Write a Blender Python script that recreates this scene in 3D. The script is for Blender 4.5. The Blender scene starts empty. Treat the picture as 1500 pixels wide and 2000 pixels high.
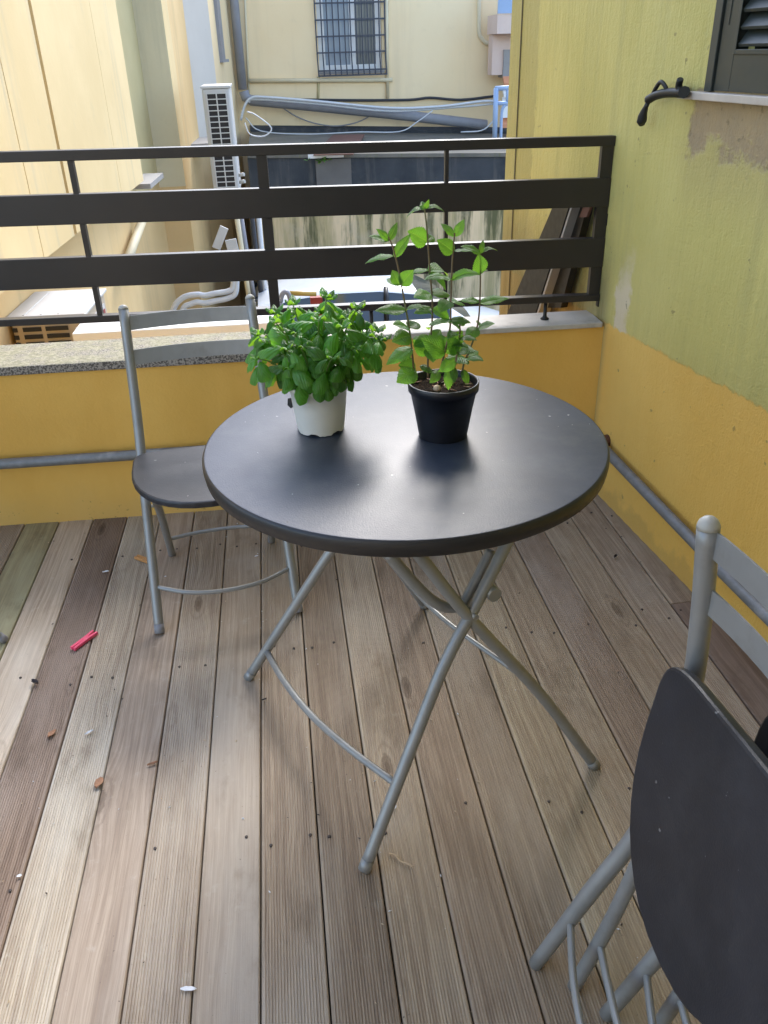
import bpy, bmesh, math, random
from mathutils import Vector, Matrix, Quaternion
random.seed(7)
S = bpy.context.scene
COL = S.collection
R_ = math.radians

# ------------------------------------------------------------------ camera
CAM = Vector((0, 0, 1.4))
CX = Vector((0.99139244, -0.12821553, -0.02649176))
CD = Vector((-0.08542433, -0.48013764, -0.87302379))
CF = Vector((0.09921551, 0.86777222, -0.48695755))
FPX = 1617.57
cd = bpy.data.cameras.new('camera'); cam = bpy.data.objects.new('camera', cd); COL.objects.link(cam)
cd.sensor_fit = 'HORIZONTAL'; cd.sensor_width = 36; cd.lens = FPX / 1500 * 36
cd.clip_start = 0.02; cd.clip_end = 500
m = Matrix.Identity(4)
for i, v in enumerate((CX, -CD, -CF)):
    for j in range(3): m[j][i] = v[j]
m.translation = CAM
cam.matrix_world = m
S.camera = cam

# ------------------------------------------------------------------ sky and sun
SUN_EL, SUN_AZ = R_(41), R_(17)          # azimuth from +Y towards +X
w = bpy.data.worlds.new('World'); S.world = w; w.use_nodes = True
nt = w.node_tree; bg = nt.nodes['Background']
sk = nt.nodes.new('ShaderNodeTexSky'); sk.sky_type = 'NISHITA'; sk.sun_disc = False
sk.sun_elevation = SUN_EL; sk.sun_rotation = SUN_AZ
sk.air_density = 1.0; sk.dust_density = 1.5; sk.ozone_density = 1.0
hs = nt.nodes.new('ShaderNodeHueSaturation'); hs.inputs['Saturation'].default_value = .92   # thin bright cloud
nt.links.new(sk.outputs[0], hs.inputs['Color']); nt.links.new(hs.outputs[0], bg.inputs[0]); bg.inputs[1].default_value = 0.15
sl = bpy.data.lights.new('sun', 'SUN'); sl.energy = .85; sl.angle = R_(20); sl.color = (1, .97, .92)
so = bpy.data.objects.new('sun', sl); COL.objects.link(so)
sd = Vector((math.sin(SUN_AZ) * math.cos(SUN_EL), math.cos(SUN_AZ) * math.cos(SUN_EL), math.sin(SUN_EL)))
so.rotation_euler = sd.to_track_quat('Z', 'Y').to_euler(); so.location = sd * 30
S.view_settings.view_transform = 'Standard'; S.view_settings.look = 'None'
S.view_settings.exposure = 2.05; S.view_settings.gamma = 1

# ------------------------------------------------------------------ helpers
def ray(px, py):
    return CX * (px - 750) + CD * (py - 1000) + CF * FPX
def atY(px, py, Y):
    d = ray(px, py); return CAM + d * (Y / d.y)
def atZ(px, py, z):
    d = ray(px, py); return CAM + d * ((z - CAM.z) / d.z)
def onpl(px, py, P, n):
    d = ray(px, py); return CAM + d * ((Vector(P) - CAM).dot(n) / d.dot(n))

class MB:
    def __init__(s): s.v = []; s.f = []; s.sm = []
    def add(s, vs, fs, smooth=False):
        o = len(s.v); s.v += [Vector(x) for x in vs]
        for f in fs: s.f.append([i + o for i in f]); s.sm.append(smooth)
        return s
    def box(s, x0, x1, y0, y1, z0, z1):
        return s.obox((x0, y0, z0), (x1 - x0, 0, 0), (0, y1 - y0, 0), (0, 0, z1 - z0))
    def obox(s, o, a, b, c):
        o, a, b, c = map(Vector, (o, a, b, c))
        vs = [o, o + a, o + a + b, o + b]; vs += [x + c for x in vs]
        return s.add(vs, [(0, 3, 2, 1), (4, 5, 6, 7), (0, 1, 5, 4), (1, 2, 6, 5), (2, 3, 7, 6), (3, 0, 4, 7)])
    def tube(s, pts, r, n=12, cap=True, flat=None):
        pts = [Vector(p) for p in pts]; k = len(pts)
        rs = r if isinstance(r, (list, tuple)) else [r] * k
        T = []
        for i in range(k):
            t = (pts[min(i + 1, k - 1)] - pts[max(i - 1, 0)]); T.append(t.normalized())
        up = Vector((0, 0, 1)) if abs(T[0].z) < .9 else Vector((1, 0, 0))
        N = (up - T[0] * up.dot(T[0])).normalized(); vs = []
        for i in range(k):
            N = (N - T[i] * N.dot(T[i])).normalized(); B = T[i].cross(N)
            for j in range(n):
                a = 2 * math.pi * j / n
                vs.append(pts[i] + (N * math.cos(a) + B * math.sin(a)) * rs[i])
        fs = [(i * n + j, i * n + (j + 1) % n, (i + 1) * n + (j + 1) % n, (i + 1) * n + j) for i in range(k - 1) for j in range(n)]
        s.add(vs, fs, True)
        if cap:
            o = len(s.v) - len(vs)
            s.f.append([o + j for j in reversed(range(n))]); s.sm.append(False)
            s.f.append([o + (k - 1) * n + j for j in range(n)]); s.sm.append(False)
        return s
    def lathe(s, prof, c=(0, 0, 0), n=40, smooth=True):
        c = Vector(c); vs = []; k = len(prof)
        for r, z in prof:
            for j in range(n):
                a = 2 * math.pi * j / n; vs.append(c + Vector((r * math.cos(a), r * math.sin(a), z)))
        fs = [(i * n + j, i * n + (j + 1) % n, (i + 1) * n + (j + 1) % n, (i + 1) * n + j) for i in range(k - 1) for j in range(n)]
        return s.add(vs, fs, smooth)
    def prism(s, poly, a, b, o, ext):
        """polygon given in (a,b) axes at o, extruded by vector ext"""
        o, a, b, ext = map(Vector, (o, a, b, ext)); n = len(poly)
        p0 = [o + a * x + b * y for x, y in poly]; vs = p0 + [p + ext for p in p0]
        fs = [list(reversed(range(n))), [n + i for i in range(n)]] + [(i, (i + 1) % n, n + (i + 1) % n, n + i) for i in range(n)]
        return s.add(vs, fs)
    def build(s, name, mat, parent=None, bevel=0, loc=None, weld=False):
        me = bpy.data.meshes.new(name)
        off = Vector(loc) if loc is not None else (Vector(parent.get('_o', (0, 0, 0))) if parent else Vector((0, 0, 0)))
        me.from_pydata([tuple(v - off) for v in s.v], [], s.f)
        me.polygons.foreach_set('use_smooth', s.sm); me.update()
        bm = bmesh.new(); bm.from_mesh(me)
        if weld: bmesh.ops.remove_doubles(bm, verts=bm.verts, dist=.0005)
        bmesh.ops.recalc_face_normals(bm, faces=bm.faces); bm.to_mesh(me); bm.free()
        me.materials.append(mat)
        o = bpy.data.objects.new(name, me); COL.objects.link(o)
        if loc is not None: o.location = loc
        if parent: o.parent = parent; o['_o'] = tuple(off)
        if bevel:
            b = o.modifiers.new('bevel', 'BEVEL'); b.width = bevel; b.segments = 2; b.limit_method = 'ANGLE'; b.angle_limit = R_(40)
        return o

def tag(o, label, cat, group=None):
    o['label'] = label; o['category'] = cat
    if group: o['group'] = group
    return o
def struct(o): o['kind'] = 'structure'; return o
def empty(name, loc=(0, 0, 0), label=None, cat=None, group=None):
    o = bpy.data.objects.new(name, None); COL.objects.link(o); o.location = loc; o['_o'] = tuple(loc); o.empty_display_size = .05
    if label: tag(o, label, cat, group)
    return o
def copy_tree(o, parent=None):
    c = o.copy(); COL.objects.link(c); c.parent = parent
    for ch in list(o.children): copy_tree(ch, c)
    return c
def curve(pts, n=8):
    pts = [Vector(p) for p in pts]; P = [pts[0] * 2 - pts[1]] + pts + [pts[-1] * 2 - pts[-2]]; out = []
    for i in range(1, len(P) - 2):
        for k in range(n):
            t = k / n; a, b, c, d = P[i - 1:i + 3]
            out.append(.5 * ((2 * b) + (c - a) * t + (2 * a - 5 * b + 4 * c - d) * t * t + (3 * b - a - 3 * c + d) * t ** 3))
    out.append(pts[-1]); return out

# ------------------------------------------------------------------ material helpers
class NT:
    def __init__(s, name):
        s.m = bpy.data.materials.new(name); s.m.use_nodes = True; s.t = s.m.node_tree
        s.b = s.t.nodes['Principled BSDF']; s.out = s.t.nodes['Material Output']
    def n(s, t): return s.t.nodes.new(t)
    def set(s, inp, v):
        if isinstance(v, bpy.types.NodeSocket): s.t.links.new(v, inp)
        elif isinstance(v, (tuple, list)) and len(v) == 3 and inp.type == 'RGBA': inp.default_value = (*v, 1)
        else: inp.default_value = v
    def math(s, op, a, b=0.0, clamp=False):
        n = s.n('ShaderNodeMath'); n.operation = op; n.use_clamp = clamp; s.set(n.inputs[0], a); s.set(n.inputs[1], b); return n.outputs[0]
    def mix(s, f, a, b, mode='MIX'):
        n = s.n('ShaderNodeMix'); n.data_type = 'RGBA'; n.blend_type = mode
        s.set(n.inputs[0], f); s.set(n.inputs[6], a); s.set(n.inputs[7], b); return n.outputs[2]
    def pos(s): return s.n('ShaderNodeNewGeometry').outputs['Position']
    def obj(s): return s.n('ShaderNodeTexCoord').outputs['Object']
    def uv(s): return s.n('ShaderNodeTexCoord').outputs['UV']
    def map(s, v, scale=(1, 1, 1), loc=(0, 0, 0), rot=(0, 0, 0)):
        n = s.n('ShaderNodeMapping'); s.set(n.inputs[0], v); n.inputs[1].default_value = loc; n.inputs[2].default_value = rot; n.inputs[3].default_value = scale; return n.outputs[0]
    def noise(s, v, scale, detail=4, rough=.55, dist=0):
        n = s.n('ShaderNodeTexNoise'); s.set(n.inputs['Vector'], v); n.inputs['Scale'].default_value = scale; n.inputs['Detail'].default_value = detail
        n.inputs['Roughness'].default_value = rough; n.inputs['Distortion'].default_value = dist; return n.outputs[0]
    def voro(s, v, scale, feature='F1', rand=1):
        n = s.n('ShaderNodeTexVoronoi'); n.feature = feature; s.set(n.inputs['Vector'], v); n.inputs['Scale'].default_value = scale
        n.inputs['Randomness'].default_value = rand; return n.outputs['Distance']
    def sep(s, v):
        n = s.n('ShaderNodeSeparateXYZ'); s.set(n.inputs[0], v); return n.outputs
    def comb(s, x, y, z):
        n = s.n('ShaderNodeCombineXYZ'); s.set(n.inputs[0], x); s.set(n.inputs[1], y); s.set(n.inputs[2], z); return n.outputs[0]
    def vadd(s, a, b):
        n = s.n('ShaderNodeVectorMath'); n.operation = 'ADD'; s.set(n.inputs[0], a); s.set(n.inputs[1], b); return n.outputs[0]
    def step(s, v, lo, hi):
        n = s.n('ShaderNodeMapRange'); n.interpolation_type = 'SMOOTHSTEP'; s.set(n.inputs[0], v); n.inputs[1].default_value = lo; n.inputs[2].default_value = hi; return n.outputs[0]
    def bump(s, h, strength=.3, dist=.01, nrm=None):
        n = s.n('ShaderNodeBump'); s.set(n.inputs['Height'], h); n.inputs['Strength'].default_value = strength; n.inputs['Distance'].default_value = dist
        if nrm is not None: s.set(n.inputs['Normal'], nrm)
        return n.outputs[0]
    def rnd(s): return s.n('ShaderNodeObjectInfo').outputs['Random']
    def ocol(s): return s.n('ShaderNodeObjectInfo').outputs['Color']
    def fin(s, col=None, rough=.6, bump=None, spec=.5, metal=0, **kw):
        if col is not None: s.set(s.b.inputs['Base Color'], col)
        s.set(s.b.inputs['Roughness'], rough); s.set(s.b.inputs['Specular IOR Level'], spec); s.set(s.b.inputs['Metallic'], metal)
        if bump is not None: s.set(s.b.inputs['Normal'], bump)
        for k, v in kw.items(): s.set(s.b.inputs[k.replace('_', ' ')], v)
        return s.m

def plain(name, col, rough=.5, var=.12, scale=12, spec=.5, metal=0, bumps=.0, dirt=None):
    t = NT(name); p = t.pos(); n = t.noise(p, scale, 5)
    f = t.math('MULTIPLY_ADD', n, 2 * var); t.t.nodes[-1].inputs[2].default_value = 1 - var
    c = t.mix(1.0, col, t.comb(f, f, f), 'MULTIPLY')
    if dirt:
        d = t.step(t.noise(p, scale * .35, 6, .65), .5, .72); c = t.mix(t.math('MULTIPLY', d, dirt[1]), c, dirt[0])
    r = t.math('MULTIPLY_ADD', t.noise(p, scale * 2, 3), .25); t.t.nodes[-1].inputs[2].default_value = rough - .12
    b = t.bump(t.noise(p, scale * 8, 4), bumps, .004) if bumps else None
    return t.fin(c, r, b, spec, metal)

def mat_wood():
    t = NT('weathered_decking'); o = t.obj(); rnd = t.rnd()
    off = t.comb(t.math('MULTIPLY', rnd, 37.0), t.math('MULTIPLY', rnd, 91.0), 0.0)
    v = t.vadd(o, off)
    # knots bend the grain around them
    kv = t.map(v, (6.5, 1.9, 1)); kd = t.voro(kv, 1.0)
    kr = t.math('ADD', kd, t.math('MULTIPLY', t.noise(v, 60, 3), .05))
    pull = t.math('SUBTRACT', 1.0, t.step(kr, .05, .4))
    warp = t.noise(t.map(v, (5, .8, 1)), 2.0, 3)
    vw = t.vadd(v, t.comb(t.math('ADD', t.math('MULTIPLY', warp, .03), t.math('MULTIPLY', pull, .02)), 0.0, 0.0))
    g1 = t.noise(t.map(vw, (110, 1.8, 1)), 1.0, 6, .68)
    g2 = t.noise(t.map(vw, (420, 7, 1)), 1.0, 4, .65)
    big = t.noise(t.map(v, (4, 1.2, 1)), 1.0, 5, .6)
    blot = t.noise(t.map(v, (10, 4, 1)), 1.0, 7, .65)
    fine = t.noise(v, 240, 3, .6)
    c = t.mix(t.step(g1, .32, .68), (.245, .19, .145), (.42, .355, .285))
    c = t.mix(t.math('MULTIPLY', t.step(g2, .4, .68), .42), c, (.175, .14, .105))
    c = t.mix(t.math('MULTIPLY', t.step(big, .42, .68), .6), c, (.45, .415, .37))
    c = t.mix(t.math('MULTIPLY', t.step(blot, .52, .72), .62), c, (.165, .125, .09))
    c = t.mix(t.math('MULTIPLY', t.step(t.noise(v, 22, 6, .7), .58, .72), .35), c, (.46, .43, .38))
    knot = t.math('SUBTRACT', 1.0, t.step(kr, .045, .12)); ring = t.math('MULTIPLY', t.math('SINE', t.math('MULTIPLY', kr, 85.0)), t.math('SUBTRACT', 1.0, t.step(kr, .1, .24)))
    c = t.mix(t.math('MULTIPLY', knot, .8), c, (.10, .065, .042))
    c = t.mix(t.math('MULTIPLY', t.math('MAXIMUM', ring, 0.0), .45), c, (.11, .075, .05))
    speck = t.step(t.noise(v, 130, 2, .5), .73, .76); c = t.mix(t.math('MULTIPLY', speck, .6), c, (.07, .05, .038))
    fr = t.math('MULTIPLY_ADD', rnd, .22); t.t.nodes[-1].inputs[2].default_value = .92
    c = t.mix(1.0, c, t.comb(fr, fr, fr), 'MULTIPLY'); c = t.mix(1.0, c, t.ocol(), 'MULTIPLY')
    h = t.math('ADD', t.math('MULTIPLY', g1, .6), t.math('MULTIPLY', g2, .5)); h = t.math('SUBTRACT', h, t.math('MULTIPLY', knot, .4)); h = t.math('ADD', h, t.math('MULTIPLY', fine, .2))
    r = t.math('MULTIPLY_ADD', g1, .2); t.t.nodes[-1].inputs[2].default_value = .5
    return t.fin(c, r, t.bump(h, .5, .003), .4)

def stipple(t, p, s1=110, s2=26):
    a = t.noise(p, s1, 3, .6); b = t.noise(p, s2, 4, .6)
    return t.math('ADD', t.math('MULTIPLY', a, .55), t.math('MULTIPLY', b, .6))

def mat_ochre():
    t = NT('ochre_paint'); p = t.pos(); z = t.sep(p)[2]
    n = t.noise(t.map(p, (3, 3, 1.2)), 1.0, 5, .6)
    c = t.mix(t.step(n, .3, .75), (.74, .425, .085), (.82, .51, .125))
    low = t.math('SUBTRACT', 1.0, t.step(t.math('ADD', z, t.math('MULTIPLY', t.noise(p, 9, 5), .16)), .05, .27))
    c = t.mix(t.math('MULTIPLY', low, .4), c, (.56, .40, .16))
    sp = t.step(t.math('ADD', t.noise(p, 55, 4, .7), t.math('MULTIPLY', low, .12)), .72, .8)
    c = t.mix(t.math('MULTIPLY', sp, .65), c, (.13, .085, .03))
    return t.fin(c, .55, t.bump(stipple(t, p), .35, .006), .35)

def mat_sidewall():
    t = NT('two_tone_house_paint'); p = t.pos(); x, y, z = t.sep(p)[:3]
    e = t.math('MULTIPLY', t.math('SUBTRACT', t.noise(p, 40, 4), .5), .03)
    n = t.noise(t.map(p, (2, 2, .9)), 1.0, 6, .6); st = t.noise(t.map(p, (14, 14, .9)), 1.0, 5, .6)
    och = t.mix(t.step(n, .3, .75), (.80, .49, .11), (.88, .58, .16))
    grn = t.mix(t.step(n, .3, .7), (.55, .485, .15), (.65, .575, .205))
    grn = t.mix(t.math('MULTIPLY', t.step(st, .48, .72), .25), grn, (.33, .31, .13))
    # weathered rusty lower edge / streaks
    up = t.step(t.math('ADD', z, t.math('MULTIPLY', t.math('SUBTRACT', y, 2.5), -.028)), .606, .616)
    zz = t.math('ADD', t.math('ADD', z, e), t.math('MULTIPLY', t.math('SUBTRACT', y, 2.5), .03))
    up = t.step(zz, .597, .606)
    c = t.mix(up, och, grn)
    n2 = t.noise(p, 13, 6, .62); nn = t.math('MULTIPLY', t.math('SUBTRACT', n2, .5), .22)
    # bare plaster under the window sill
    a = t.step(t.math('ADD', t.math('SUBTRACT', 2.215, y), nn), -.02, .02)
    b = t.step(t.math('ADD', t.math('SUBTRACT', z, 1.155), t.math('MULTIPLY', nn, 1.2)), -.02, .03)
    b2 = t.math('SUBTRACT', 1.0, t.step(z, 1.29, 1.3))
    pl = t.math('MULTIPLY', t.math('MULTIPLY', a, b), b2)
    pc = t.mix(t.step(n2, .35, .7), (.42, .30, .18), (.33, .25, .17))
    pc = t.mix(t.step(t.noise(p, 45, 4), .62, .72), pc, (.16, .12, .08))
    c = t.mix(t.math('MULTIPLY', pl, .9), c, pc)
    halo = t.math('MULTIPLY', t.step(t.math('ADD', t.math('SUBTRACT', 2.25, y), nn), -.08, .1), t.math('MULTIPLY', t.step(z, .95, 1.15), b2))
    c = t.mix(t.math('MULTIPLY', halo, .3), c, (.4, .31, .17))
    # pale filler patch beside the railing foot
    yy = t.math('ABSOLUTE', t.math('SUBTRACT', y, 2.475)); d1 = t.math('SUBTRACT', 1.0, t.step(t.math('ADD', yy, t.math('MULTIPLY', nn, .5)), .03, .055))
    d2 = t.math('MULTIPLY', t.step(zz, .597, .606), t.math('SUBTRACT', 1.0, t.step(t.math('ADD', z, nn), .7, .86)))
    fl = t.math('MULTIPLY', d1, d2); c = t.mix(t.math('MULTIPLY', fl, .9), c, (.74, .64, .46))
    # dirt and moss outside, beyond the railing and low down
    out = t.math('MULTIPLY', t.step(y, 2.53, 2.6), t.math('SUBTRACT', 1.0, t.step(t.math('ADD', z, nn), .6, .95)))
    c = t.mix(t.math('MULTIPLY', out, .8), c, t.mix(t.step(st, .4, .65), (.15, .13, .06), (.31, .27, .14)))
    edge = t.step(t.math('ADD', y, t.math('MULTIPLY', nn, .4)), 3.28, 3.3); c = t.mix(t.math('MULTIPLY', edge, .35), c, (.26, .23, .10))
    pits = t.step(t.noise(p, 30, 3, .5), .71, .74); c = t.mix(t.math('MULTIPLY', pits, .5), c, (.2, .15, .07))
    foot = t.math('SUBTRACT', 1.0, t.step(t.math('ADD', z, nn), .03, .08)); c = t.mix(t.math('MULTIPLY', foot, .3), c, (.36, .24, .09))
    h = t.math('ADD', t.math('ADD', stipple(t, p, 190, 60), t.math('MULTIPLY', t.noise(t.map(p, (60, 60, 9)), 1.0, 4, .6), t.math('MULTIPLY_ADD', up, .5))), t.math('MULTIPLY', pl, -.9)); h = t.math('ADD', h, t.math('MULTIPLY', fl, -.4))
    return t.fin(c, .62, t.bump(h, .75, .006), .3)

def mat_granite():
    t = NT('lichened_granite'); p = t.pos()
    s = t.noise(p, 170, 2, .5); c = t.mix(t.step(s, .4, .6), (.10, .09, .08), (.36, .33, .29))
    nz = t.sep(t.n('ShaderNodeNewGeometry').outputs['Normal'])[2]
    li = t.math('MULTIPLY', t.step(nz, .6, .9), t.step(t.noise(p, 16, 6, .7), .3, .6))
    c = t.mix(t.math('MULTIPLY', li, .8), c, t.mix(t.step(t.noise(p, 60, 4), .35, .65), (.22, .215, .125), (.37, .35, .24)))
    return t.fin(c, .75, t.bump(t.noise(p, 120, 3), .5, .004), .3)

def mat_facade(name, a, b, streak, amt=.4, sc=1.0):
    t = NT(name); p = t.pos()
    n = t.noise(p, .7 * sc, 5, .6); s = t.noise(t.map(p, (3.5 * sc, 3.5 * sc, .28 * sc)), 1.0, 6, .62)
    c = t.mix(t.step(n, .3, .7), a, b); c = t.mix(t.math('MULTIPLY', t.step(s, .5, .72), amt), c, streak)
    c = t.mix(t.math('MULTIPLY', t.step(t.noise(p, 6 * sc, 5, .65), .58, .75), .18), c, streak)
    return t.fin(c, .75, t.bump(t.noise(p, 22, 4), .08, .015), .25)

def mat_mossy():
    t = NT('mossy_stained_render'); p = t.pos(); z = t.sep(p)[2]
    s = t.noise(t.map(p, (2.6, 2.6, .22)), 1.0, 7, .65); n = t.noise(p, 2.3, 6, .65); k = t.noise(t.map(p, (5, 5, .5), (9, 2, 4)), 1.0, 6, .65)
    c = t.mix(t.step(s, .38, .62), (.80, .62, .39), (.42, .35, .18))
    c = t.mix(t.math('MULTIPLY', t.step(k, .47, .6), .85), c, (.08, .09, .04))
    c = t.mix(t.math('MULTIPLY', t.step(n, .52, .7), .5), c, (.56, .47, .33))
    return t.fin(c, .85, t.bump(n, .4, .03), .2)

def mat_table(name='table_top_board', dust=1.0, a=(.024, .034, .060), b_=(.037, .050, .082), sp_=.6, r0=.42):
    t = NT(name); p = t.pos()
    n = t.noise(p, 340, 2, .5); m_ = t.noise(p, 5, 6, .65); q = t.noise(t.map(p, (30, 9, 1), rot=(0, 0, .6)), 1.0, 5, .7)
    c = t.mix(t.step(m_, .4, .7), a, b_)
    sm = t.math('MULTIPLY', t.step(q, .58, .75), t.step(m_, .45, .65)); c = t.mix(t.math('MULTIPLY', sm, .4 * dust), c, (.12, .125, .13))
    film = t.step(t.noise(p, 11, 7, .7), .42, .7); c = t.mix(t.math('MULTIPLY', film, .25 * dust), c, (.12, .125, .135))
    sp = t.step(t.noise(p, 75, 2, .4), .765, .785); c = t.mix(t.math('MULTIPLY', sp, .8 * dust), c, (.5, .5, .5))
    dk = t.step(t.noise(t.map(p, (1, 1, 1), (7, 3, 1)), 60, 2, .4), .77, .79); c = t.mix(t.math('MULTIPLY', dk, .8 * dust), c, (.012, .012, .012))
    sv_ = t.noise(t.map(p, (260, 14, 1), rot=(0, 0, 1.1)), 1.0, 2, .5); sc_ = t.math('MULTIPLY', t.step(sv_, .74, .78), t.step(t.noise(p, 7, 2), .5, .6)); c = t.mix(t.math('MULTIPLY', sc_, .5 * dust), c, (.17, .175, .18))
    r = t.math('ADD', t.math('MULTIPLY', m_, .12), r0 - .06); r = t.math('ADD', r, t.math('MULTIPLY', sm, .12))
    return t.fin(c, r, t.bump(n, .22, .0012), sp_)

def mat_leaf(name, top, under, vein, vs=9.0, rough=.33, var=.25, trans=.38, va=.5, bs=.45, tl=(2.5, 2.5, .75)):
    t = NT(name); u = t.uv(); x, y = t.sep(u)[:2]; rn = t.rnd()
    ax = t.math('ABSOLUTE', t.math('SUBTRACT', x, .5))
    mid = t.math('SUBTRACT', 1.0, t.step(ax, .012, .035))
    side = t.math('FRACT', t.math('SUBTRACT', t.math('MULTIPLY', y, vs), t.math('MULTIPLY', ax, vs * 1.05)))
    sv = t.math('ABSOLUTE', t.math('SUBTRACT', side, .5)); svm = t.math('SUBTRACT', 1.0, t.step(sv, .02, .13))
    n = t.noise(u, 5, 4)
    bf = t.n('ShaderNodeNewGeometry').outputs['Backfacing']
    k = t.math('MULTIPLY_ADD', rn, 2 * var); t.t.nodes[-1].inputs[2].default_value = 1 - var
    c = t.mix(1.0, t.mix(n, top, tuple(v * 1.25 for v in top)), t.comb(k, k, k), 'MULTIPLY')
    c = t.mix(bf, c, under); c = t.mix(t.math('MULTIPLY', t.math('MAXIMUM', mid, t.math('MULTIPLY', svm, .35)), va), c, vein)
    h = t.math('SUBTRACT', t.math('MULTIPLY', t.step(sv, 0, .5), .8), t.math('MULTIPLY', mid, 1.0)); h = t.math('ADD', h, t.math('MULTIPLY', t.noise(u, 24, 3), .35))
    nb = t.bump(h, bs, .0025)
    t.fin(c, rough, nb, .5)
    tr = t.n('ShaderNodeBsdfTranslucent'); t.set(tr.inputs[0], t.mix(1.0, c, tl, 'MULTIPLY'))
    mx = t.n('ShaderNodeMixShader'); mx.inputs[0].default_value = trans
    t.t.links.new(t.b.outputs[0], mx.inputs[1]); t.t.links.new(tr.outputs[0], mx.inputs[2]); t.t.links.new(mx.outputs[0], t.out.inputs[0])
    return t.m

def mat_glass(name, col=(.03, .04, .05), rough=.06):
    t = NT(name); return t.fin(t.mix(t.noise(t.pos(), 1.3, 3), col, tuple(v * 1.6 for v in col)), rough, None, .7)

M = {}
M['wood'] = mat_wood(); M['ochre'] = mat_ochre(); M['side'] = mat_sidewall(); M['granite'] = mat_granite()
M['marble'] = plain('pale_marble', (.50, .46, .40), .55, .18, 30, .4, dirt=((.22, .19, .15), .6))
M['under'] = plain('deck_void', (.02, .017, .014), .9)
M['rail'] = plain('dark_brown_railing_paint', (.026, .022, .021), .36, .15, 14, .5)
M['frame'] = plain('grey_powder_coat', (.285, .29, .285), .38, .12, 30, .5, .3, dirt=((.19, .18, .16), .5))
M['cap'] = plain('grey_plastic_cap', (.40, .39, .35), .42, .08, 40)
M['table'] = mat_table(); M['rim'] = plain('black_table_edge', (.020, .019, .020), .42, .15, 40)
M['seat'] = mat_table('chair_seat_board', .35, (.010, .012, .018), (.017, .019, .027), .5, .42)
M['white_pot'] = plain('white_plastic_pot', (.74, .72, .66), .42, .05, 30)
M['black_pot'] = plain('black_plastic_pot', (.010, .011, .016), .36, .1, 30)
M['pipe'] = plain('galvanised_pipe', (.21, .22, .23), .55, .35, 45, .5, .3, dirt=((.42, .42, .42), .5))
def mat_soil():
    t = NT('potting_soil'); p = t.pos(); n = t.noise(p, 260, 4, .7)
    return t.fin(t.mix(t.step(n, .4, .75), (.014, .009, .006), (.09, .055, .03)), .95, t.bump(n, 1, .008), .1)
M['soil'] = mat_soil()
M['basil'] = mat_leaf('basil_leaf', (.075, .21, .036), (.13, .27, .06), (.16, .30, .075), 5.0, .28, .45, .40, .3, .5, (2.5, 2.4, .6))
M['mint'] = mat_leaf('mint_leaf', (.10, .225, .06), (.21, .35, .11), (.20, .33, .12), 9.0, .4, .3, .42, .5, .9, (2.3, 2.3, .55))
M['bstem'] = plain('basil_stem', (.16, .26, .06), .5, .2, 60)
M['mstem'] = plain('mint_stem', (.17, .12, .07), .5, .4, 30, dirt=((.14, .19, .07), .8))
M['cream'] = mat_facade('cream_panel_render', (.64, .49, .255), (.72, .565, .315), (.42, .38, .27), .6)
M['lowyel'] = mat_facade('ochre_base_render', (.60, .42, .20), (.68, .50, .26), (.42, .33, .19), .4)
M['far'] = mat_facade('pale_yellow_render', (.84, .65, .385), (.88, .71, .45), (.68, .53, .33), .4, .7)
M['greyr'] = mat_facade('grey_green_render', (.56, .50, .34), (.63, .57, .40), (.40, .38, .27), .5)
M['lav'] = mat_facade('grey_lilac_render', (.58, .53, .46), (.64, .59, .52), (.46, .42, .38), .4)
M['olive'] = mat_facade('recess_shade_render', (.50, .42, .22), (.56, .48, .27), (.38, .33, .2), .4)  # darker olive carries the shadow side of the niche as colour
M['pinkr'] = mat_facade('pink_render', (.66, .50, .42), (.72, .57, .49), (.5, .4, .36), .3)
M['oranger'] = mat_facade('orange_render', (.62, .27, .14), (.68, .32, .18), (.45, .22, .14), .3)
M['mossy'] = mat_mossy()
M['darkfascia'] = mat_facade('blackened_fascia', (.032, .038, .046), (.06, .066, .074), (.15, .14, .125), .5, 2)
M['roofmoss'] = mat_facade('mossy_flat_roof', (.12, .115, .10), (.18, .165, .14), (.12, .14, .05), .6, 3)
M['rust'] = plain('rusty_sheet', (.13, .06, .045), .8, .35, 9)
M['stone'] = plain('grey_stone_ledge', (.30, .29, .28), .7, .2, 9)
M['acw'] = plain('white_unit_casing', (.52, .52, .51), .45, .08, 6)
M['acbeige'] = plain('beige_unit_casing', (.46, .38, .28), .5, .1, 6)
M['dark'] = plain('dark_void', (.012, .012, .014), .6)
M['gpipe'] = plain('grey_plastic_pipe', (.25, .25, .27), .5, .2, 8)
M['wpipe'] = plain('white_insulated_pipe', (.60, .61, .62), .5, .1, 12)
M['cpipe'] = plain('cream_conduit', (.66, .57, .38), .6, .1, 6)
M['cable'] = plain('black_cable', (.03, .03, .035), .6)
M['blue'] = plain('pale_blue_paint', (.30, .42, .62), .5, .15, 8)
M['white'] = plain('white_paint', (.78, .78, .77), .4, .05, 6)
M['asphalt'] = plain('courtyard_asphalt', (.10, .098, .095), .9, .3, 5)
M['carpaint'] = plain('white_car_paint', (.66, .69, .72), .18, .03, 4, .6)
M['glass'] = mat_glass('dark_window_glass'); M['bluepane'] = mat_glass('curtained_pane', (.20, .25, .31), .2)
M['black'] = plain('black_steel', (.007, .007, .008), .45, .3, 20)
M['tyre'] = plain('tyre_rubber', (.02, .02, .02), .8)
M['shut'] = plain('dark_green_shutter_paint', (.035, .044, .040), .42, .15, 14, .5)
M['sill'] = plain('veined_window_sill', (.56, .50, .43), .5, .2, 25, dirt=((.40, .33, .27), .5))
M['iron'] = plain('black_wrought_iron', (.010, .012, .014), .5, .3, 60)
M['grille'] = plain('dark_grille_iron', (.05, .055, .07), .6, .2, 20)
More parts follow.
